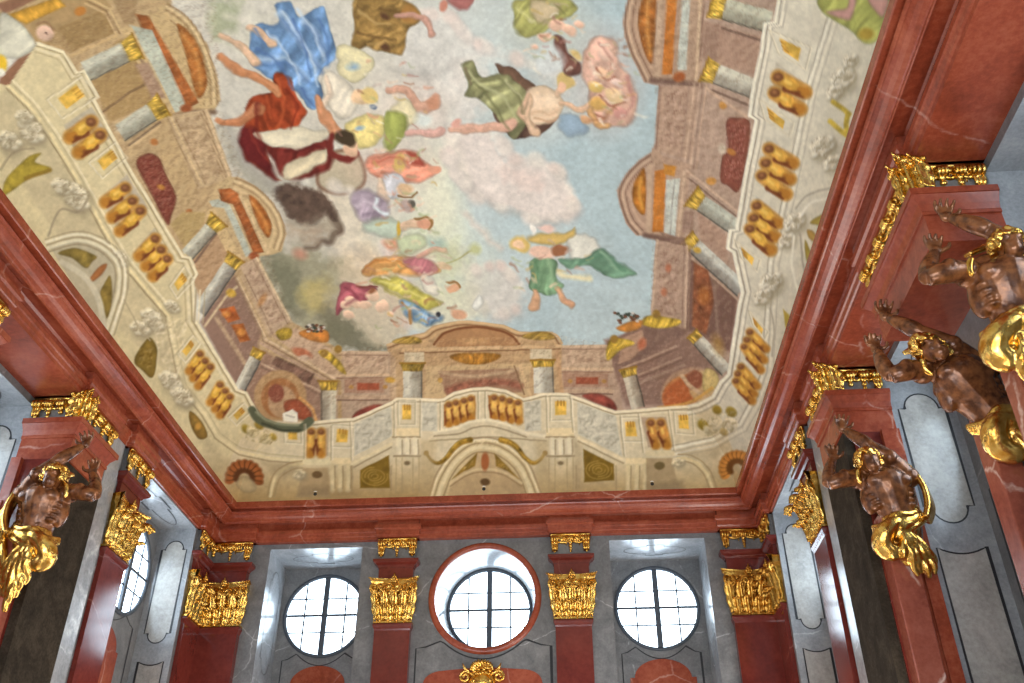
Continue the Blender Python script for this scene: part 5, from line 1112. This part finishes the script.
    # right corner
    poly([(608, 345), (626, 332), (650, 320), (690, 330), (660, 348), (628, 368), (616, 366)], (126, 98, 88), 1.2, var=.06); poly([(622, 338), (642, 330), (646, 346), (630, 360), (618, 364)], (176, 140, 118), 1); mouldings([(622, 368), (648, 358), (676, 346)], ((0, 1.8, (182, 152, 132)), (3, 1.2, (112, 84, 74)), (12, 2, (172, 142, 124)), (15, 1.2, (112, 84, 74)), (20, 3, (160, 132, 116)))); ell_(642, 344, 4, 6, (186, 104, 74), 20, 1.6)
    ell_(690, 392, 30, 24, (176, 142, 116), -20, 1.2, .9); ell_(686, 394, 24, 19, (188, 116, 62), -20, 1.2); ell_(683, 396, 21, 17, (176, 92, 52), -20, 1.2, .9); ell_(703, 386, 14, 16, (196, 168, 122), 20, 1.2, .85); ell_(694, 380, 9, 10, (144, 84, 62), 20, 1.2); stroke([(682, 376), (690, 386), (704, 396)], 4, (198, 168, 136), 1, True); poly([(706, 368), (716, 372), (718, 384), (706, 394), (702, 380)], (216, 190, 122), 1, True); stroke([(658, 408), (690, 402), (712, 388)], 3, (206, 158, 82), 1, True)
    column((638, 408), (630, 376), 14, (196, 186, 166), (126, 112, 98), -1, (18, 8))
    for pts in ([(318, 352), (326, 350), (334, 356), (342, 364), (346, 374), (338, 370), (330, 362)], [(276, 332), (284, 328), (292, 330), (290, 338), (280, 340)], [(608, 342), (616, 338), (630, 340), (634, 344), (620, 350), (610, 360), (606, 358)], [(646, 316), (660, 316), (680, 320), (676, 326), (656, 328), (642, 324)]): poly(pts, (204, 170, 60), 1, True, fold=(30, 6, .25), var=.3)
    for c_ in ((324, 353), (338, 349), (614, 339), (656, 314)): ell_(c_[0], c_[1], 4, 4, (150, 116, 50), 0, 1)
    poly([(299, 332), (312, 329), (327, 331), (328, 341), (318, 342), (304, 338)], (206, 130, 58), 1, True, var=.3); poly([(616, 328), (628, 322), (642, 320), (640, 328), (626, 332)], (206, 136, 62), 1, True, var=.3)
    rn = random.Random(5)
    for k in range(34):
        for x0, y0, dx, dy in ((306, 329, 18, -2), (614, 320, 24, -5)): ell_(x0+dx*rn.random(), y0+dy*rn.random()+rn.uniform(-3, 3), 1.7, 1.3, rn.choice(((70, 66, 60), (196, 190, 182), (110, 70, 50), (60, 70, 60))), 0, .6)
    for z_, sd, c_ in (([(140, -10), (215, -10), (222, 110), (292, 322), (345, 352), (400, 340), (560, 335), (612, 345), (650, 316), (655, 86), (630, -10), (780, -10), (735, 230), (728, 370), (690, 405), (480, 384), (310, 420), (255, 405), (190, 260), (40, 40)], 90, (120, 92, 70)),):
        s = box_sel(-10, -10, 790, 425); x, y = FX[s], FY[s]; d = sdf(x, y, z_); k = d > 0; s, x, y = s[k], x[k], y[k]
        g = np.clip((fbm(x, y, 5, sd, 3)-fbm(x+1, y+1.2, 5, sd, 3))*6, -1, 1)
        lay(s, (np.clip(-g, 0, 1)*.26).astype(np.float32), np.broadcast_to(np.array(c_, np.float32), (len(s), 3))); lay(s, (np.clip(g, 0, 1)*.16).astype(np.float32), np.broadcast_to(np.array((226, 200, 164), np.float32), (len(s), 3)))
    # --- cream balustrade zone
    CL, CR, CB = (206, 190, 150), (206, 198, 180), (208, 192, 160)
    poly(LB+[(300, 520), (180, 520), (-80, 200), (-80, 60), (8, 86)], CL, .9, var=.04)
    poly(RB+[(660, 520), (760, 520), (920, 0), (920, -40), (777, -40)], CR, .9, var=.035)
    poly([(262, 420)]+BB_+[(712, 396), (760, 520), (200, 520), (240, 440)], CB, .9, var=.035)
    s = box_sel(190, 400, 770, 520); k = np.clip((FY[s]-455)/45, 0, 1)[:, None]; ACC[s] = ACC[s]*(1-k*np.array((.17, .26, .42), np.float32))  # dimmer light above the back cornice, put into the pigment
    poly([(8, 86), (20, 96), (30, 106), (52, 136), (74, 174), (100, 214), (126, 266), (168, 315), (182, 386), (120, 330), (20, 180), (-20, 120)], (194, 178, 142), 1.5, var=.05)
    mouldings(LB[:14], ((1.5, 2.6, (228, 216, 184)), (4, 1.2, (150, 132, 98)), (7, 2.2, (216, 202, 168)), (10, 1.2, (176, 158, 122)))); mouldings(LB[13:18], ((1.5, 2.6, (228, 216, 184)), (4, 1.2, (150, 132, 98)), (7, 2, (216, 202, 168))))
    mouldings(RB, ((-1.5, 3, (230, 224, 206)), (-4.5, 1.4, (150, 140, 124)), (-7.5, 2.6, (222, 214, 196)), (-10, 1.2, (172, 162, 146))))
    mouldings(BB_, ((1.2, 2.4, (230, 216, 186)), (3.6, 1.1, (156, 138, 108)), (5.4, 1.6, (216, 202, 172))))
    lm = [(8, 86), (29, 106), (51, 136), (73, 172), (111, 242), (126, 266), (168, 315)]
    mouldings(lm, ((0, 3, (226, 208, 160)), (3, 1.4, (146, 128, 94)), (-4, 1.4, (180, 164, 128)), (-7, 2, (222, 208, 172)))); mouldings([(168, 318), (182, 386), (205, 415), (217, 436), (240, 452), (270, 458), (306, 461)], ((0, 3, (222, 206, 164)), (3, 1.3, (150, 132, 98)), (-4, 1.2, (184, 168, 132))), .85)
    rmld = [(836, -4), (829, 20), (808, 88), (795, 152), (780, 222), (770, 262), (768, 300), (764, 372), (752, 402), (740, 424), (712, 440), (672, 448)]
    mouldings(rmld, ((0, 2.4, (226, 220, 204)), (2.5, 1.2, (160, 150, 132)), (-3, 1.2, (172, 162, 144)), (-6, 2, (220, 212, 194)), (-9, 1, (176, 166, 148))), .85)
    balusters([(64, 125), (92, 106), (110, 138), (78, 160)], [((91, 122), (70, 137)), ((100, 135), (79, 152))], 12, (180, 168, 146))
    balusters([(100, 198), (127, 174), (148, 208), (122, 236)], [((125, 188), (105, 202)), ((132, 201), (112, 217)), ((140, 211), (120, 231))], 10.5, (184, 170, 148))
    balusters([(134, 252), (154, 228), (172, 258), (155, 280)], [((155, 239), (139, 256)), ((161, 250), (146, 266)), ((167, 259), (153, 276))], 10, (186, 172, 148))
    balusters([(187, 368), (200, 348), (213, 366), (199, 390)], [((200, 354), (189, 371)), ((205, 361), (193, 378)), ((210, 367), (198, 386))], 7.2, (192, 176, 152)); balusters([(208, 402), (220, 379), (233, 396), (219, 418)], [((220, 385), (210, 402)), ((225, 391), (215, 409)), ((230, 397), (220, 415))], 7, (192, 176, 152))
    balusters([(771, 92), (776, 62), (809, 86), (802, 114)], [((778, 77), (805, 92)), ((775, 93), (800, 109))], 12, (188, 178, 160), (216, 162, 66)); balusters([(760, 176), (767, 140), (797, 160), (786, 198)], [((769, 149), (793, 163)), ((766, 163), (790, 179)), ((762, 176), (786, 194))], 11, (184, 176, 162), (216, 164, 70)); balusters([(748, 230), (756, 196), (781, 220), (772, 254)], [((757, 206), (778, 223)), ((754, 218), (775, 237)), ((750, 229), (771, 250))], 10.5, (184, 180, 170), (216, 166, 68))
    balusters([(742, 346), (750, 324), (768, 346), (762, 374)], [((750, 332), (766, 349)), ((747, 340), (764, 360)), ((744, 347), (761, 370))], 7, (196, 188, 172), (204, 148, 60)); balusters([(734, 380), (741, 360), (758, 384), (751, 404)], [((741, 367), (757, 386)), ((738, 374), (754, 394)), ((736, 381), (752, 401))], 7, (196, 188, 172), (204, 148, 60))
    balusters([(444, 405), (475, 396), (475, 420), (444, 426)], [((449, 405), (449, 424)), ((456, 403), (456, 422)), ((464, 401), (464, 420)), ((471, 399), (471, 418))], 6.5, (150, 96, 56), (216, 166, 86)); balusters([(488, 395), (520, 401), (523, 423), (490, 418)], [((494, 398), (494, 417)), ((502, 399), (502, 418)), ((510, 401), (511, 420)), ((518, 403), (519, 421))], 6.5, (150, 96, 56), (216, 166, 86))
    balusters([(306, 428), (329, 428), (328, 456), (306, 456)], [((311, 432), (310, 454)), ((321, 432), (321, 454))], 7.5, (180, 158, 130), (214, 160, 74)); balusters([(641, 417), (666, 417), (671, 447), (648, 447)], [((651, 423), (656, 445)), ((661, 423), (667, 445))], 8, (176, 152, 128), (204, 138, 66))
    for q in ([(58, 98), (76, 84), (85, 96), (66, 109)], [(97, 161), (111, 149), (117, 158), (104, 170)], [(174, 284), (182, 272), (187, 280), (178, 291)], [(182, 351), (190, 340), (194, 345), (186, 356)], [(233, 415), (241, 407), (245, 412), (237, 420)], [(801, 48), (779, 38), (784, 52), (798, 61)], [(785, 121), (767, 107), (770, 119), (783, 129)], [(754, 258), (741, 247), (744, 257), (752, 265)], [(763, 329), (753, 317), (755, 325), (761, 334)], [(402, 419), (402, 405), (411, 405), (411, 419)], [(555, 415), (555, 401), (566, 401), (566, 415)], [(336, 442), (337, 429), (348, 430), (347, 442)], [(626, 436), (625, 422), (635, 422), (637, 436)], [(679, 428), (678, 415), (688, 415), (689, 429)], [(288, 439), (288, 430), (297, 431), (297, 440)]):
        crown(q); c = (sum(p[0] for p in q)/4, sum(p[1] for p in q)/4); o = [((p[0]-c[0])*1.9+c[0], (p[1]-c[1])*1.7+c[1]) for p in q]; stroke(o+[o[0]], 1, (168, 154, 126), .7, a=.7); stroke([(x+1.4, y+1.2) for x, y in o+[o[0]]], 1, (232, 222, 198), .7, a=.7)
    # left lower zone
    poly([(6, 179), (18, 166), (29, 156), (41, 153), (35, 162), (50, 168), (30, 178), (10, 192), (2, 196)], (168, 146, 54), 1, True, var=.3); stroke([(26, 178), (50, 170)], 4, (140, 112, 42), 1.2)
    for x, y, r_, a_ in ((31, 130, 15, 50), (9, 140, 13, 30), (24, 116, 9, 20), (76, 196, 16, 55), (62, 186, 11, 30), (152, 319, 13, 50), (140, 328, 10, 30), (172, 306, 8, 40), (120, 258, 9, 60), (170, 380, 12, 40), (182, 396, 12, 40)): scroll_console(x, y, r_, a_)
    stroke([(0, 170), (14, 152), (34, 148)], 1.6, (146, 132, 106), .9, True); stroke([(48, 236), (60, 210), (78, 212), (88, 198)], 2, (150, 136, 112), 1, True)
    oa = spl([(46, 242), (77, 234), (104, 242), (123, 262), (124, 292), (111, 334)], False)
    poly(spl([(50, 247), (78, 241), (102, 250), (115, 268), (115, 294), (104, 330)], False)+[(70, 280)], (178, 166, 140), 1); mouldings(oa, ((0, 2.4, (226, 216, 190)), (3, 1.4, (158, 144, 116)), (6, 3, (216, 206, 178)), (10, 1.6, (150, 136, 108)), (-3, 1.2, (160, 146, 118))))
    poly([(58, 253), (76, 248), (96, 256), (92, 262), (86, 268), (72, 258)], (144, 122, 58), 1, True, var=.3); poly([(110, 276), (112, 296), (107, 318), (100, 296), (104, 284)], (140, 116, 54), 1, True, var=.3); poly([(90, 278), (100, 266), (107, 264), (102, 274), (92, 282)], (176, 110, 62), 1, True); stroke([(62, 262), (84, 276), (98, 298), (104, 326)], 6, (198, 188, 164), 1.2, True)
    poly([(134, 360), (144, 342), (151, 338), (157, 350), (153, 377), (142, 370)], (132, 106, 44), .9, True, var=.2); curls([(138, 348), (154, 346), (152, 372), (138, 364)], 2, 3, (104, 80, 30), 1, 30, .42); poly([(190, 411), (202, 422), (207, 436), (198, 438), (190, 424)], (140, 108, 48), .9, True, var=.25); ell_(198, 426, 3, 4, (190, 140, 60), 30, 1.2)
    mouldings([(124, 300), (140, 330), (150, 340)], ((0, 1.4, (168, 152, 122)),)); mouldings([(196, 290), (194, 322)], ((0, 2, (168, 152, 124)), (-4, 1.4, (222, 208, 176)), (-9, 1.2, (172, 156, 126)))); curls([(150, 322), (190, 318), (178, 384), (160, 360)], 2, 4, (172, 156, 126), 1.4, 41, .45)
    # right lower zone
    poly([(819, -4), (850, -6), (895, -6), (884, 20), (877, 40), (864, 43), (850, 30), (822, 12)], (168, 170, 92), 1.2, True, fold=(30, 12, .14)); poly([(826, 12), (846, 8), (850, -4), (856, 0), (852, 16), (846, 20)], (196, 148, 140), 1.5, True); poly([(868, -2), (888, -4), (884, 16), (876, 12)], (200, 150, 140), 1.5, True); ell_(866, 34, 8, 6, (172, 146, 60), 0, 2)
    for x, y, r_ in ((842, 78, 14), (834, 92, 9), (850, 60, 8), (822, 146, 14), (832, 162, 10), (794, 221, 12), (786, 240, 9), (770, 282, 13), (762, 296, 10)): scroll_console(x, y, r_, -30, (216, 210, 196))
    for p in ([(833, 102), (842, 108), (849, 114)], [(830, 121), (840, 130), (848, 136)], [(848, 114), (846, 124), (848, 136)]): stroke(p, 5, (186, 160, 62), 1, True, var=.3)
    stroke([(796, 208), (806, 196), (822, 190), (836, 188)], 1.8, (160, 150, 134), .9, True); stroke([(800, 216), (812, 202), (832, 198)], 2.4, (226, 220, 206), 1, True)
    poly([(810, 223), (816, 217), (825, 214), (823, 226), (816, 225)], (176, 150, 66), .9, True); poly([(807, 230), (813, 231), (817, 238), (815, 242), (809, 238)], (190, 150, 76), .9, True); poly([(805, 240), (809, 248), (812, 256), (808, 262), (805, 252)], (178, 152, 62), .9, True); stroke([(800, 232), (802, 256), (806, 284)], 2, (164, 154, 138), .9, True); stroke([(794, 236), (792, 266), (800, 300)], 2.4, (224, 218, 202), 1, True)
    poly([(783, 309), (790, 316), (788, 331), (785, 326)], (178, 152, 60), .9); stroke([(770, 308), (774, 330), (772, 356)], 1.6, (170, 160, 142), 1, True)
    # back lower zone
    stroke([(434, 432), (456, 428), (470, 422), (488, 420), (506, 424), (524, 432), (545, 436)], 3, (228, 214, 184), 1, True); stroke([(434, 436), (458, 434), (472, 428), (488, 426), (506, 430), (526, 437)], 1.4, (150, 132, 104), .8, True); stroke([(430, 441), (458, 439), (488, 437), (520, 439), (546, 441)], 1.3, (156, 138, 108), .8, True)
    for x0, x1 in ((396, 418), (549, 572)):
        poly([(x0-3, 428), (x1+2, 428), (x1+2, 436), (x0-3, 436)], (226, 204, 160), .8); stroke([(x0-3, 437), (x1+2, 437)], 1.4, (152, 128, 92), .7)
        for k in range(3): xx = lerp(x0+3, x1-3, k/2); stroke([(xx, 440), (xx, 448), (xx+1, 454)], 5.4, (222, 208, 178), 1.2); stroke([(xx+3.2, 440), (xx+3.2, 454)], 1.2, (154, 136, 108), .8)
        stroke([(x0-2, 456), (x1+2, 456)], 1.6, (140, 120, 90), .9); 
        for xx in (x0, x0+6, x1-5, x1+1): stroke([(xx, 458), (xx, 492)], 1.1, (166, 144, 106), .7, a=.8)
        stroke([(x0+7, 462), (x1-8, 462)], 3, (196, 176, 138), 1.2); ell_((x0+x1)/2, 463, 3, 2, (120, 100, 72), 0, .8)
    for x0, x1 in ((329, 351), (625, 648)):
        poly([(x0, 458), (x1, 458), (x1, 464), (x0, 464)], (222, 200, 156), .8)
        for k in range(3): xx = lerp(x0+3, x1-3, k/2); stroke([(xx, 466), (xx+.5, 480), (xx, 490)], 4.6, (208, 188, 146), 1.2); stroke([(xx+2.8, 466), (xx+2.8, 488)], 1.1, (150, 128, 92), .8)
    for quad, sd in (([(354, 424), (391, 406), (392, 436), (354, 456)], 50), ([(577, 402), (616, 416), (622, 456), (578, 434)], 51), ([(421, 402), (437, 402), (437, 431), (421, 431)], 52), ([(524, 402), (541, 400), (541, 430), (525, 431)], 53)):
        poly(quad, (198, 190, 170), .8); curls(quad, 3, 3, (152, 144, 126), 1.4, sd, .46)
    stroke([(352, 464), (391, 444)], 3, (220, 202, 162), 1); stroke([(354, 467), (391, 447)], 1.2, (150, 130, 98), .8); stroke([(578, 438), (624, 460)], 3, (222, 204, 166), 1); stroke([(578, 441), (623, 463)], 1.2, (150, 130, 98), .8)
    for q, sd in (([(360, 470), (389, 455), (390, 488), (360, 488)], 60), ([(583, 449), (614, 464), (614, 480), (584, 482)], 61)):
        poly(q, (124, 96, 34), .8, var=.15); cx = sum(p[0] for p in q)/4; cy = sum(p[1] for p in q)/4+1
        for rr in (3, 6, 9, 12): stroke([(cx+rr*cos(a)*1.1, cy+rr*.75*sin(a)) for a in np.linspace(.3+rr, 5.2+rr, 16)], 1.2, (172, 138, 64), .7, a=.75)
    la = spl([(431, 497), (438, 476), (451, 456), (468, 443), (484, 440), (500, 443), (517, 454), (529, 469), (540, 497)], False)
    poly(la, (200, 178, 136), .9); poly(spl([(447, 497), (452, 482), (463, 467), (475, 454), (485, 451), (495, 454), (508, 466), (521, 481), (527, 497)], False), (184, 156, 116), 1, var=.05)
    mouldings(la, ((0, 2, (228, 210, 172)), (3, 1.2, (150, 126, 90)), (7, 4, (218, 200, 160)), (12, 1.4, (150, 126, 90)), (-2.5, 1.2, (154, 132, 98)))); stroke([(450, 483), (468, 472), (485, 469), (503, 472), (521, 483)], 2.2, (206, 184, 142), 1, True); stroke([(450, 486), (468, 475), (485, 472), (503, 475), (521, 486)], 1, (146, 120, 86), .8, True)
    for sg in (1, -1):
        X = lambda x: 485.5+sg*(x-485.5)
        poly([(X(452), 479), (X(464), 466), (X(477), 453), (X(475), 466), (X(464), 471)], (132, 102, 40), .8, var=.35); curls([(X(456), 472), (X(474), 458), (X(474), 467), (X(462), 471)], 3, 1, (178, 140, 66), 1.2, 70, .45)
        gp = [(X(426), 453), (X(431), 460), (X(438), 463), (X(446), 458), (X(453), 449), (X(460), 443), (X(470), 440)]
        stroke(gp, 2.4, (140, 106, 36), .9, True, w2=6, var=.5); stroke([(x-1, y-1) for x, y in gp], 1.4, (196, 156, 66), .9, True, .7, var=.5); ell_(X(426), 453, 2.6, 2.6, (140, 108, 46), 0, .8)
    ell_(485, 461.5, 4, 9, (160, 92, 52), 0, .9); ell_(485, 482, 5, 3.6, (96, 70, 42), 0, .9); curls([(474, 440), (497, 440), (496, 447), (475, 447)], 4, 1, (176, 154, 118), 1.2, 72, .45)
    poly([(303, 468), (328, 468), (330, 497), (296, 497)], (168, 142, 104), 1, a=.9); poly([(646, 458), (672, 458), (680, 492), (646, 492)], (166, 142, 106), 1, a=.9); ell_(317, 474.5, 5, 3.6, (104, 80, 50), 0, .8); ell_(659.5, 465.5, 5.2, 4, (110, 92, 56), 0, .8)
    stroke([(305, 462), (328, 462)], 6, (216, 200, 160), 1); stroke([(648, 453), (672, 453)], 6, (214, 196, 158), 1)
    for p in ([(270, 496), (276, 476), (290, 466), (302, 464)], [(714, 492), (706, 472), (692, 460), (678, 458)]):
        mouldings(spl(p, False), ((0, 3, (216, 196, 150)), (4, 1.2, (164, 140, 100)), (-3, 1.2, (160, 136, 96))))
    scroll_console(299, 474, 6, 0, (216, 200, 162)); scroll_console(678, 462, 6, 0, (216, 200, 162))
    for cx, cy, r_, c1, c2, a0, a1 in ((244, 478, 15, (150, 86, 44), (96, 56, 30), 3.0, 6.5), (737, 468, 14, (196, 130, 58), (120, 76, 34), 2.6, 5.6)):
        for k in range(11):
            a = lerp(a0, a1, k/10); ell_(cx+r_*cos(a), cy+r_*.95*sin(a), 5, 4.2, c1, math.degrees(a), 1, round_=.2); stroke([(cx+r_*.45*cos(a), cy+r_*.45*sin(a)), (cx+r_*1.15*cos(a), cy+r_*1.1*sin(a))], 1, c2, .7)
        for k in range(9): a = lerp(a0, a1, k/8); ell_(cx+r_*.55*cos(a), cy+r_*.52*sin(a), 3, 2.6, c2, 0, 1.2)
    poly([(236, 484), (242, 476), (252, 480), (256, 490), (244, 492)], (196, 172, 130), 1.5, True)
    for x, y, r_, c in ((259, 425, 5, (156, 130, 52)), (246, 429, 5, (150, 128, 50)), (252, 432, 6, (206, 190, 150)), (264, 438, 6, (196, 180, 142)), (273, 437, 4, (170, 142, 56)), (717, 410, 5, (146, 122, 44)), (703, 425, 6, (146, 122, 44)), (731, 412, 6, (142, 120, 46)), (716, 424, 8, (206, 194, 166)), (730, 424, 8, (208, 196, 170)), (708, 430, 5, (190, 176, 146)), (724, 432, 4, (176, 150, 90))): ell_(x, y, r_, r_*.8, c, 40, 1.2, round_=.2)
    curls([(246, 424), (276, 432), (272, 446), (244, 440)], 4, 2, (150, 132, 90), 1.1, 80, .45); curls([(700, 418), (736, 408), (738, 432), (704, 438)], 4, 2, (156, 140, 104), 1.1, 81, .45)
    stroke([(252, 410), (258, 419), (268, 424), (284, 428), (300, 428), (310, 421)], 8, (92, 96, 74), 1, True); stroke([(256, 412), (266, 420), (282, 424.5), (298, 425)], 2.2, (136, 138, 112), 1, True); stroke([(262, 423), (282, 430), (300, 430)], 1.6, (60, 62, 48), 1, True); poly([(283, 414), (292, 409), (297, 413), (297, 422), (284, 421)], (236, 230, 214), .9); stroke([(286, 415), (294, 417)], 1.4, (180, 172, 156), .8)
    for p, c_, a_ in (([(262, 462), (300, 464), (296, 474), (276, 478)], (150, 130, 98), .5), ([(300, 486), (330, 486), (330, 497), (296, 497)], (128, 108, 80), .5), ([(331, 490), (358, 490), (358, 497), (331, 497)], (140, 116, 82), .5), ([(646, 484), (684, 480), (684, 492), (646, 492)], (130, 110, 82), .5), ([(420, 440), (436, 440), (432, 496), (420, 496)], (176, 152, 112), .5), ([(534, 440), (549, 440), (549, 494), (540, 494)], (176, 152, 112), .5), ([(572, 436), (582, 446), (582, 490), (574, 490)], (160, 138, 104), .5), ([(680, 452), (724, 444), (716, 460), (690, 458)], (170, 150, 118), .5), ([(206, 440), (230, 462), (224, 480), (204, 462)], (176, 158, 124), .5)):
        poly(p, c_, 3, a=a_)
    for xs_ in ((352, 356), (391, 394), (576, 579), (616, 621)): stroke([(xs_[0], 466), (xs_[0], 490)], 1.3, (150, 128, 94), .8, a=.7)
    for p in ([(304, 424), (304, 458)], [(331, 426), (331, 460)], [(350, 422), (351, 460)], [(638, 414), (643, 452)], [(620, 416), (624, 456)], [(668, 410), (674, 450)], [(394, 402), (394, 436)], [(420, 400), (420, 436)], [(440, 402), (440, 430)], [(546, 396), (547, 432)], [(570, 396), (573, 432)], [(478, 392), (478, 418)], [(485, 392), (485, 418)]): stroke(p, 1.1, (158, 142, 114), .7, a=.7); stroke([(x+1.6, y) for x, y in p], 1.1, (232, 220, 194), .7, a=.6)
    FX, FY = kx, ky
    # age: a little unevenness of the whole surface
    ACC[:] *= (1+.10*(fbm(FX, FY, 26, 40)-.5)+.12*(fbm(FX, FY, 3.2, 50, 3)-.5))[:, None]
    gr = ACC.mean(1)[:, None]; ACC[:] = (gr+(ACC-gr)*.92)*np.array((1.05, 1.045, 1.02), np.float32)

CAMM = None
def build_vault():
    H_, R_ = 2.6, 3.4; step = .026
    # rings climb the cove, then the flat middle
    arcn = int(R_*1.35/step); px = []; faces = []
    def ring_pts(p, z, nb, ns):
        y = yb(p); out = []
        yv = [lerp(y, 6.0, i/ns) for i in range(ns+1)]; yf = [3.0, 0.0, YF]
        left = [(-p, v, z) for v in yf[::-1]+yv[::-1]]
        back = [(lerp(-p, p, i/nb), y, z) for i in range(1, nb)]
        return left+back+[(-q[0], q[1], q[2]) for q in left[::-1]]
    nb, ns = 500, 560; rows = []
    for i in range(arcn+1):
        a = PI/2*i/arcn; rows.append(ring_pts(6.42-R_*(1-cos(a)), 10.02+H_*sin(a), nb, ns))
    m = len(rows[0]); V = np.array(rows, np.float64).reshape(-1, 3)
    idx = np.arange((arcn+1)*m).reshape(arcn+1, m)
    F = np.stack([idx[:-1, :-1], idx[:-1, 1:], idx[1:, 1:], idx[1:, :-1]], -1).reshape(-1, 4)
    # flat middle uses the last ring: columns across, rows along the length
    p = 6.42-R_; nl = (m-(nb-1))//2; last = idx[-1]; left = last[:nl]; right = last[m-nl:][::-1]; back = last[nl-1:m-nl+1]
    ys = V[left][:, 1]; xs = V[back][:, 0]
    G = np.zeros((nl, nb+1), np.int64); G[:, 0] = left; G[:, -1] = right; G[-1, :] = back
    gx, gy = np.meshgrid(xs[1:-1], ys[:-1]); extra = np.stack([gx.ravel(), gy.ravel(), np.full(gx.size, 10.02+H_)], -1)
    G[:-1, 1:-1] = len(V)+np.arange(gx.size).reshape(gx.shape); V = np.concatenate([V, extra])
    F2 = np.stack([G[:-1, :-1], G[1:, :-1], G[1:, 1:], G[:-1, 1:]], -1).reshape(-1, 4); F = np.concatenate([F, F2])
    # transfer of the cartoon: seen from the floor at (2.15, 0)
    yaw, pit, rol = -0.06271, 0.58845, 0.003384
    f = np.array([sin(yaw)*cos(pit), cos(yaw)*cos(pit), sin(pit)]); r = np.array([cos(yaw), -sin(yaw), 0]); d = np.cross(f, r)
    r, d = r*cos(rol)+d*sin(rol), -r*sin(rol)+d*cos(rol)
    Q = V-np.array([2.15, 0, 0]); w_ = np.maximum(Q@f, .3)
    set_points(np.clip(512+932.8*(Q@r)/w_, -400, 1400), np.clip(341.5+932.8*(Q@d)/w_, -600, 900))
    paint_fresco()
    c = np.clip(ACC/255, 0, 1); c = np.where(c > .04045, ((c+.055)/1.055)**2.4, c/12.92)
    me = bpy.data.meshes.new('ceiling'); me.vertices.add(len(V)); me.loops.add(F.size); me.polygons.add(len(F))
    V[:, 2] += EYE; me.vertices.foreach_set('co', (V-np.array([0, 0, 10.02+EYE])).ravel()); me.loops.foreach_set('vertex_index', F.ravel().astype(np.int32))
    me.polygons.foreach_set('loop_start', np.arange(0, F.size, 4, dtype=np.int32)); me.polygons.foreach_set('loop_total', np.full(len(F), 4, np.int32))
    me.polygons.foreach_set('use_smooth', np.ones(len(F), bool)); me.update(calc_edges=True)
    at = me.color_attributes.new('pigment', 'FLOAT_COLOR', 'POINT'); at.data.foreach_set('color', np.concatenate([c, np.ones((len(c), 1))], 1).astype(np.float32).ravel())
    mt, nt, b = mat_new('fresco_plaster'); L = nt.links.new
    ca = nt.nodes.new('ShaderNodeVertexColor'); ca.layer_name = 'pigment'
    g = nd(nt, 'ShaderNodeNewGeometry'); n1 = nd(nt, 'ShaderNodeTexNoise', Scale=6.0, Detail=8.0, Roughness=.7); L(g.outputs['Position'], n1.inputs['Vector'])
    rp = ramp(nt, [(.25, (.9, .9, .9, 1)), (.75, (1.08, 1.08, 1.08, 1))]); L(n1.outputs['Fac'], rp.inputs[0])
    mm = nd(nt, 'ShaderNodeMix', data_type='RGBA', blend_type='MULTIPLY'); mm.inputs[0].default_value = 1
    L(ca.outputs['Color'], mm.inputs[6]); L(rp.outputs[0], mm.inputs[7]); L(mm.outputs[2], b.inputs['Base Color'])
    b.inputs['Roughness'].default_value = .9; b.inputs['Specular IOR Level'].default_value = .15
    me.materials.append(mt)
    o = bpy.data.objects.new('ceiling', me); COL.objects.link(o); o.location = (0, 0, 10.02+EYE); o['kind'] = 'structure'
build_vault()
LIGHT_FRONT, LIGHT_SIDE, EXPO = 500, 500, -1.22
# ------------------------------------------------------------------ daylight and camera
w = bpy.data.worlds.new('sky'); SC.world = w; w.use_nodes = True
w.node_tree.nodes['Background'].inputs[0].default_value = (.75, .86, 1, 1); w.node_tree.nodes['Background'].inputs[1].default_value = .6
def area(name, loc, direction, sx, sy, power, col=(1, .97, .92)):
    l = bpy.data.lights.new(name, 'AREA'); l.shape = 'RECTANGLE'; l.size = sx; l.size_y = sy; l.energy = power; l.color = col
    o = bpy.data.objects.new(name, l); COL.objects.link(o); o.location = (loc[0], loc[1], loc[2]+EYE)
    o.rotation_euler = Vector(direction).to_track_quat('-Z', 'Y').to_euler(); return o
# tall garden windows in the front wall and the lower windows of the side and back walls
for i in (1, 3, 5): area('garden_window_light', ((us[i]+us[i+1])/2, YF+.3, 2.0), (0, 1, .12), us[i+1]-us[i]-.2, 6.2, LIGHT_FRONT)
for s in (-1, 1):
    for y in (7.1, 13.5, 20.0): area('lower_window_light', (s*6.9, y, 1.2), (-s, 0, .15), 2.4, 4.6, LIGHT_SIDE*(1.7 if s > 0 else .45))
for x in (-4.35, 0, 4.35): area('lower_window_light', (x, 22.2, 1.0), (0, -1, .15), 2.0, 4.2, LIGHT_SIDE)
cam = bpy.data.cameras.new('camera'); co = bpy.data.objects.new('camera', cam); COL.objects.link(co)
cam.sensor_width = 36; cam.lens = 36*932.8/1024; cam.clip_end = 200
yaw, pit, rol = -0.06271, 0.58845, 0.003384
f = Vector((sin(yaw)*cos(pit), cos(yaw)*cos(pit), sin(pit))); r0 = Vector((cos(yaw), -sin(yaw), 0)); d0 = f.cross(r0)
r = r0*cos(rol)+d0*sin(rol); d = -r0*sin(rol)+d0*cos(rol)
co.matrix_world = Matrix(((r.x, -d.x, -f.x, 2.15), (r.y, -d.y, -f.y, 0), (r.z, -d.z, -f.z, EYE), (0, 0, 0, 1)))
SC.camera = co
SC.view_settings.view_transform = 'Standard'; SC.view_settings.look = 'None'; SC.view_settings.gamma = 1
SC.view_settings.use_curve_mapping = False; SC.view_settings.exposure = EXPO
try: SC.cycles.use_denoising = True; SC.cycles.max_bounces = 6; SC.cycles.sample_clamp_indirect = 8
except Exception: pass
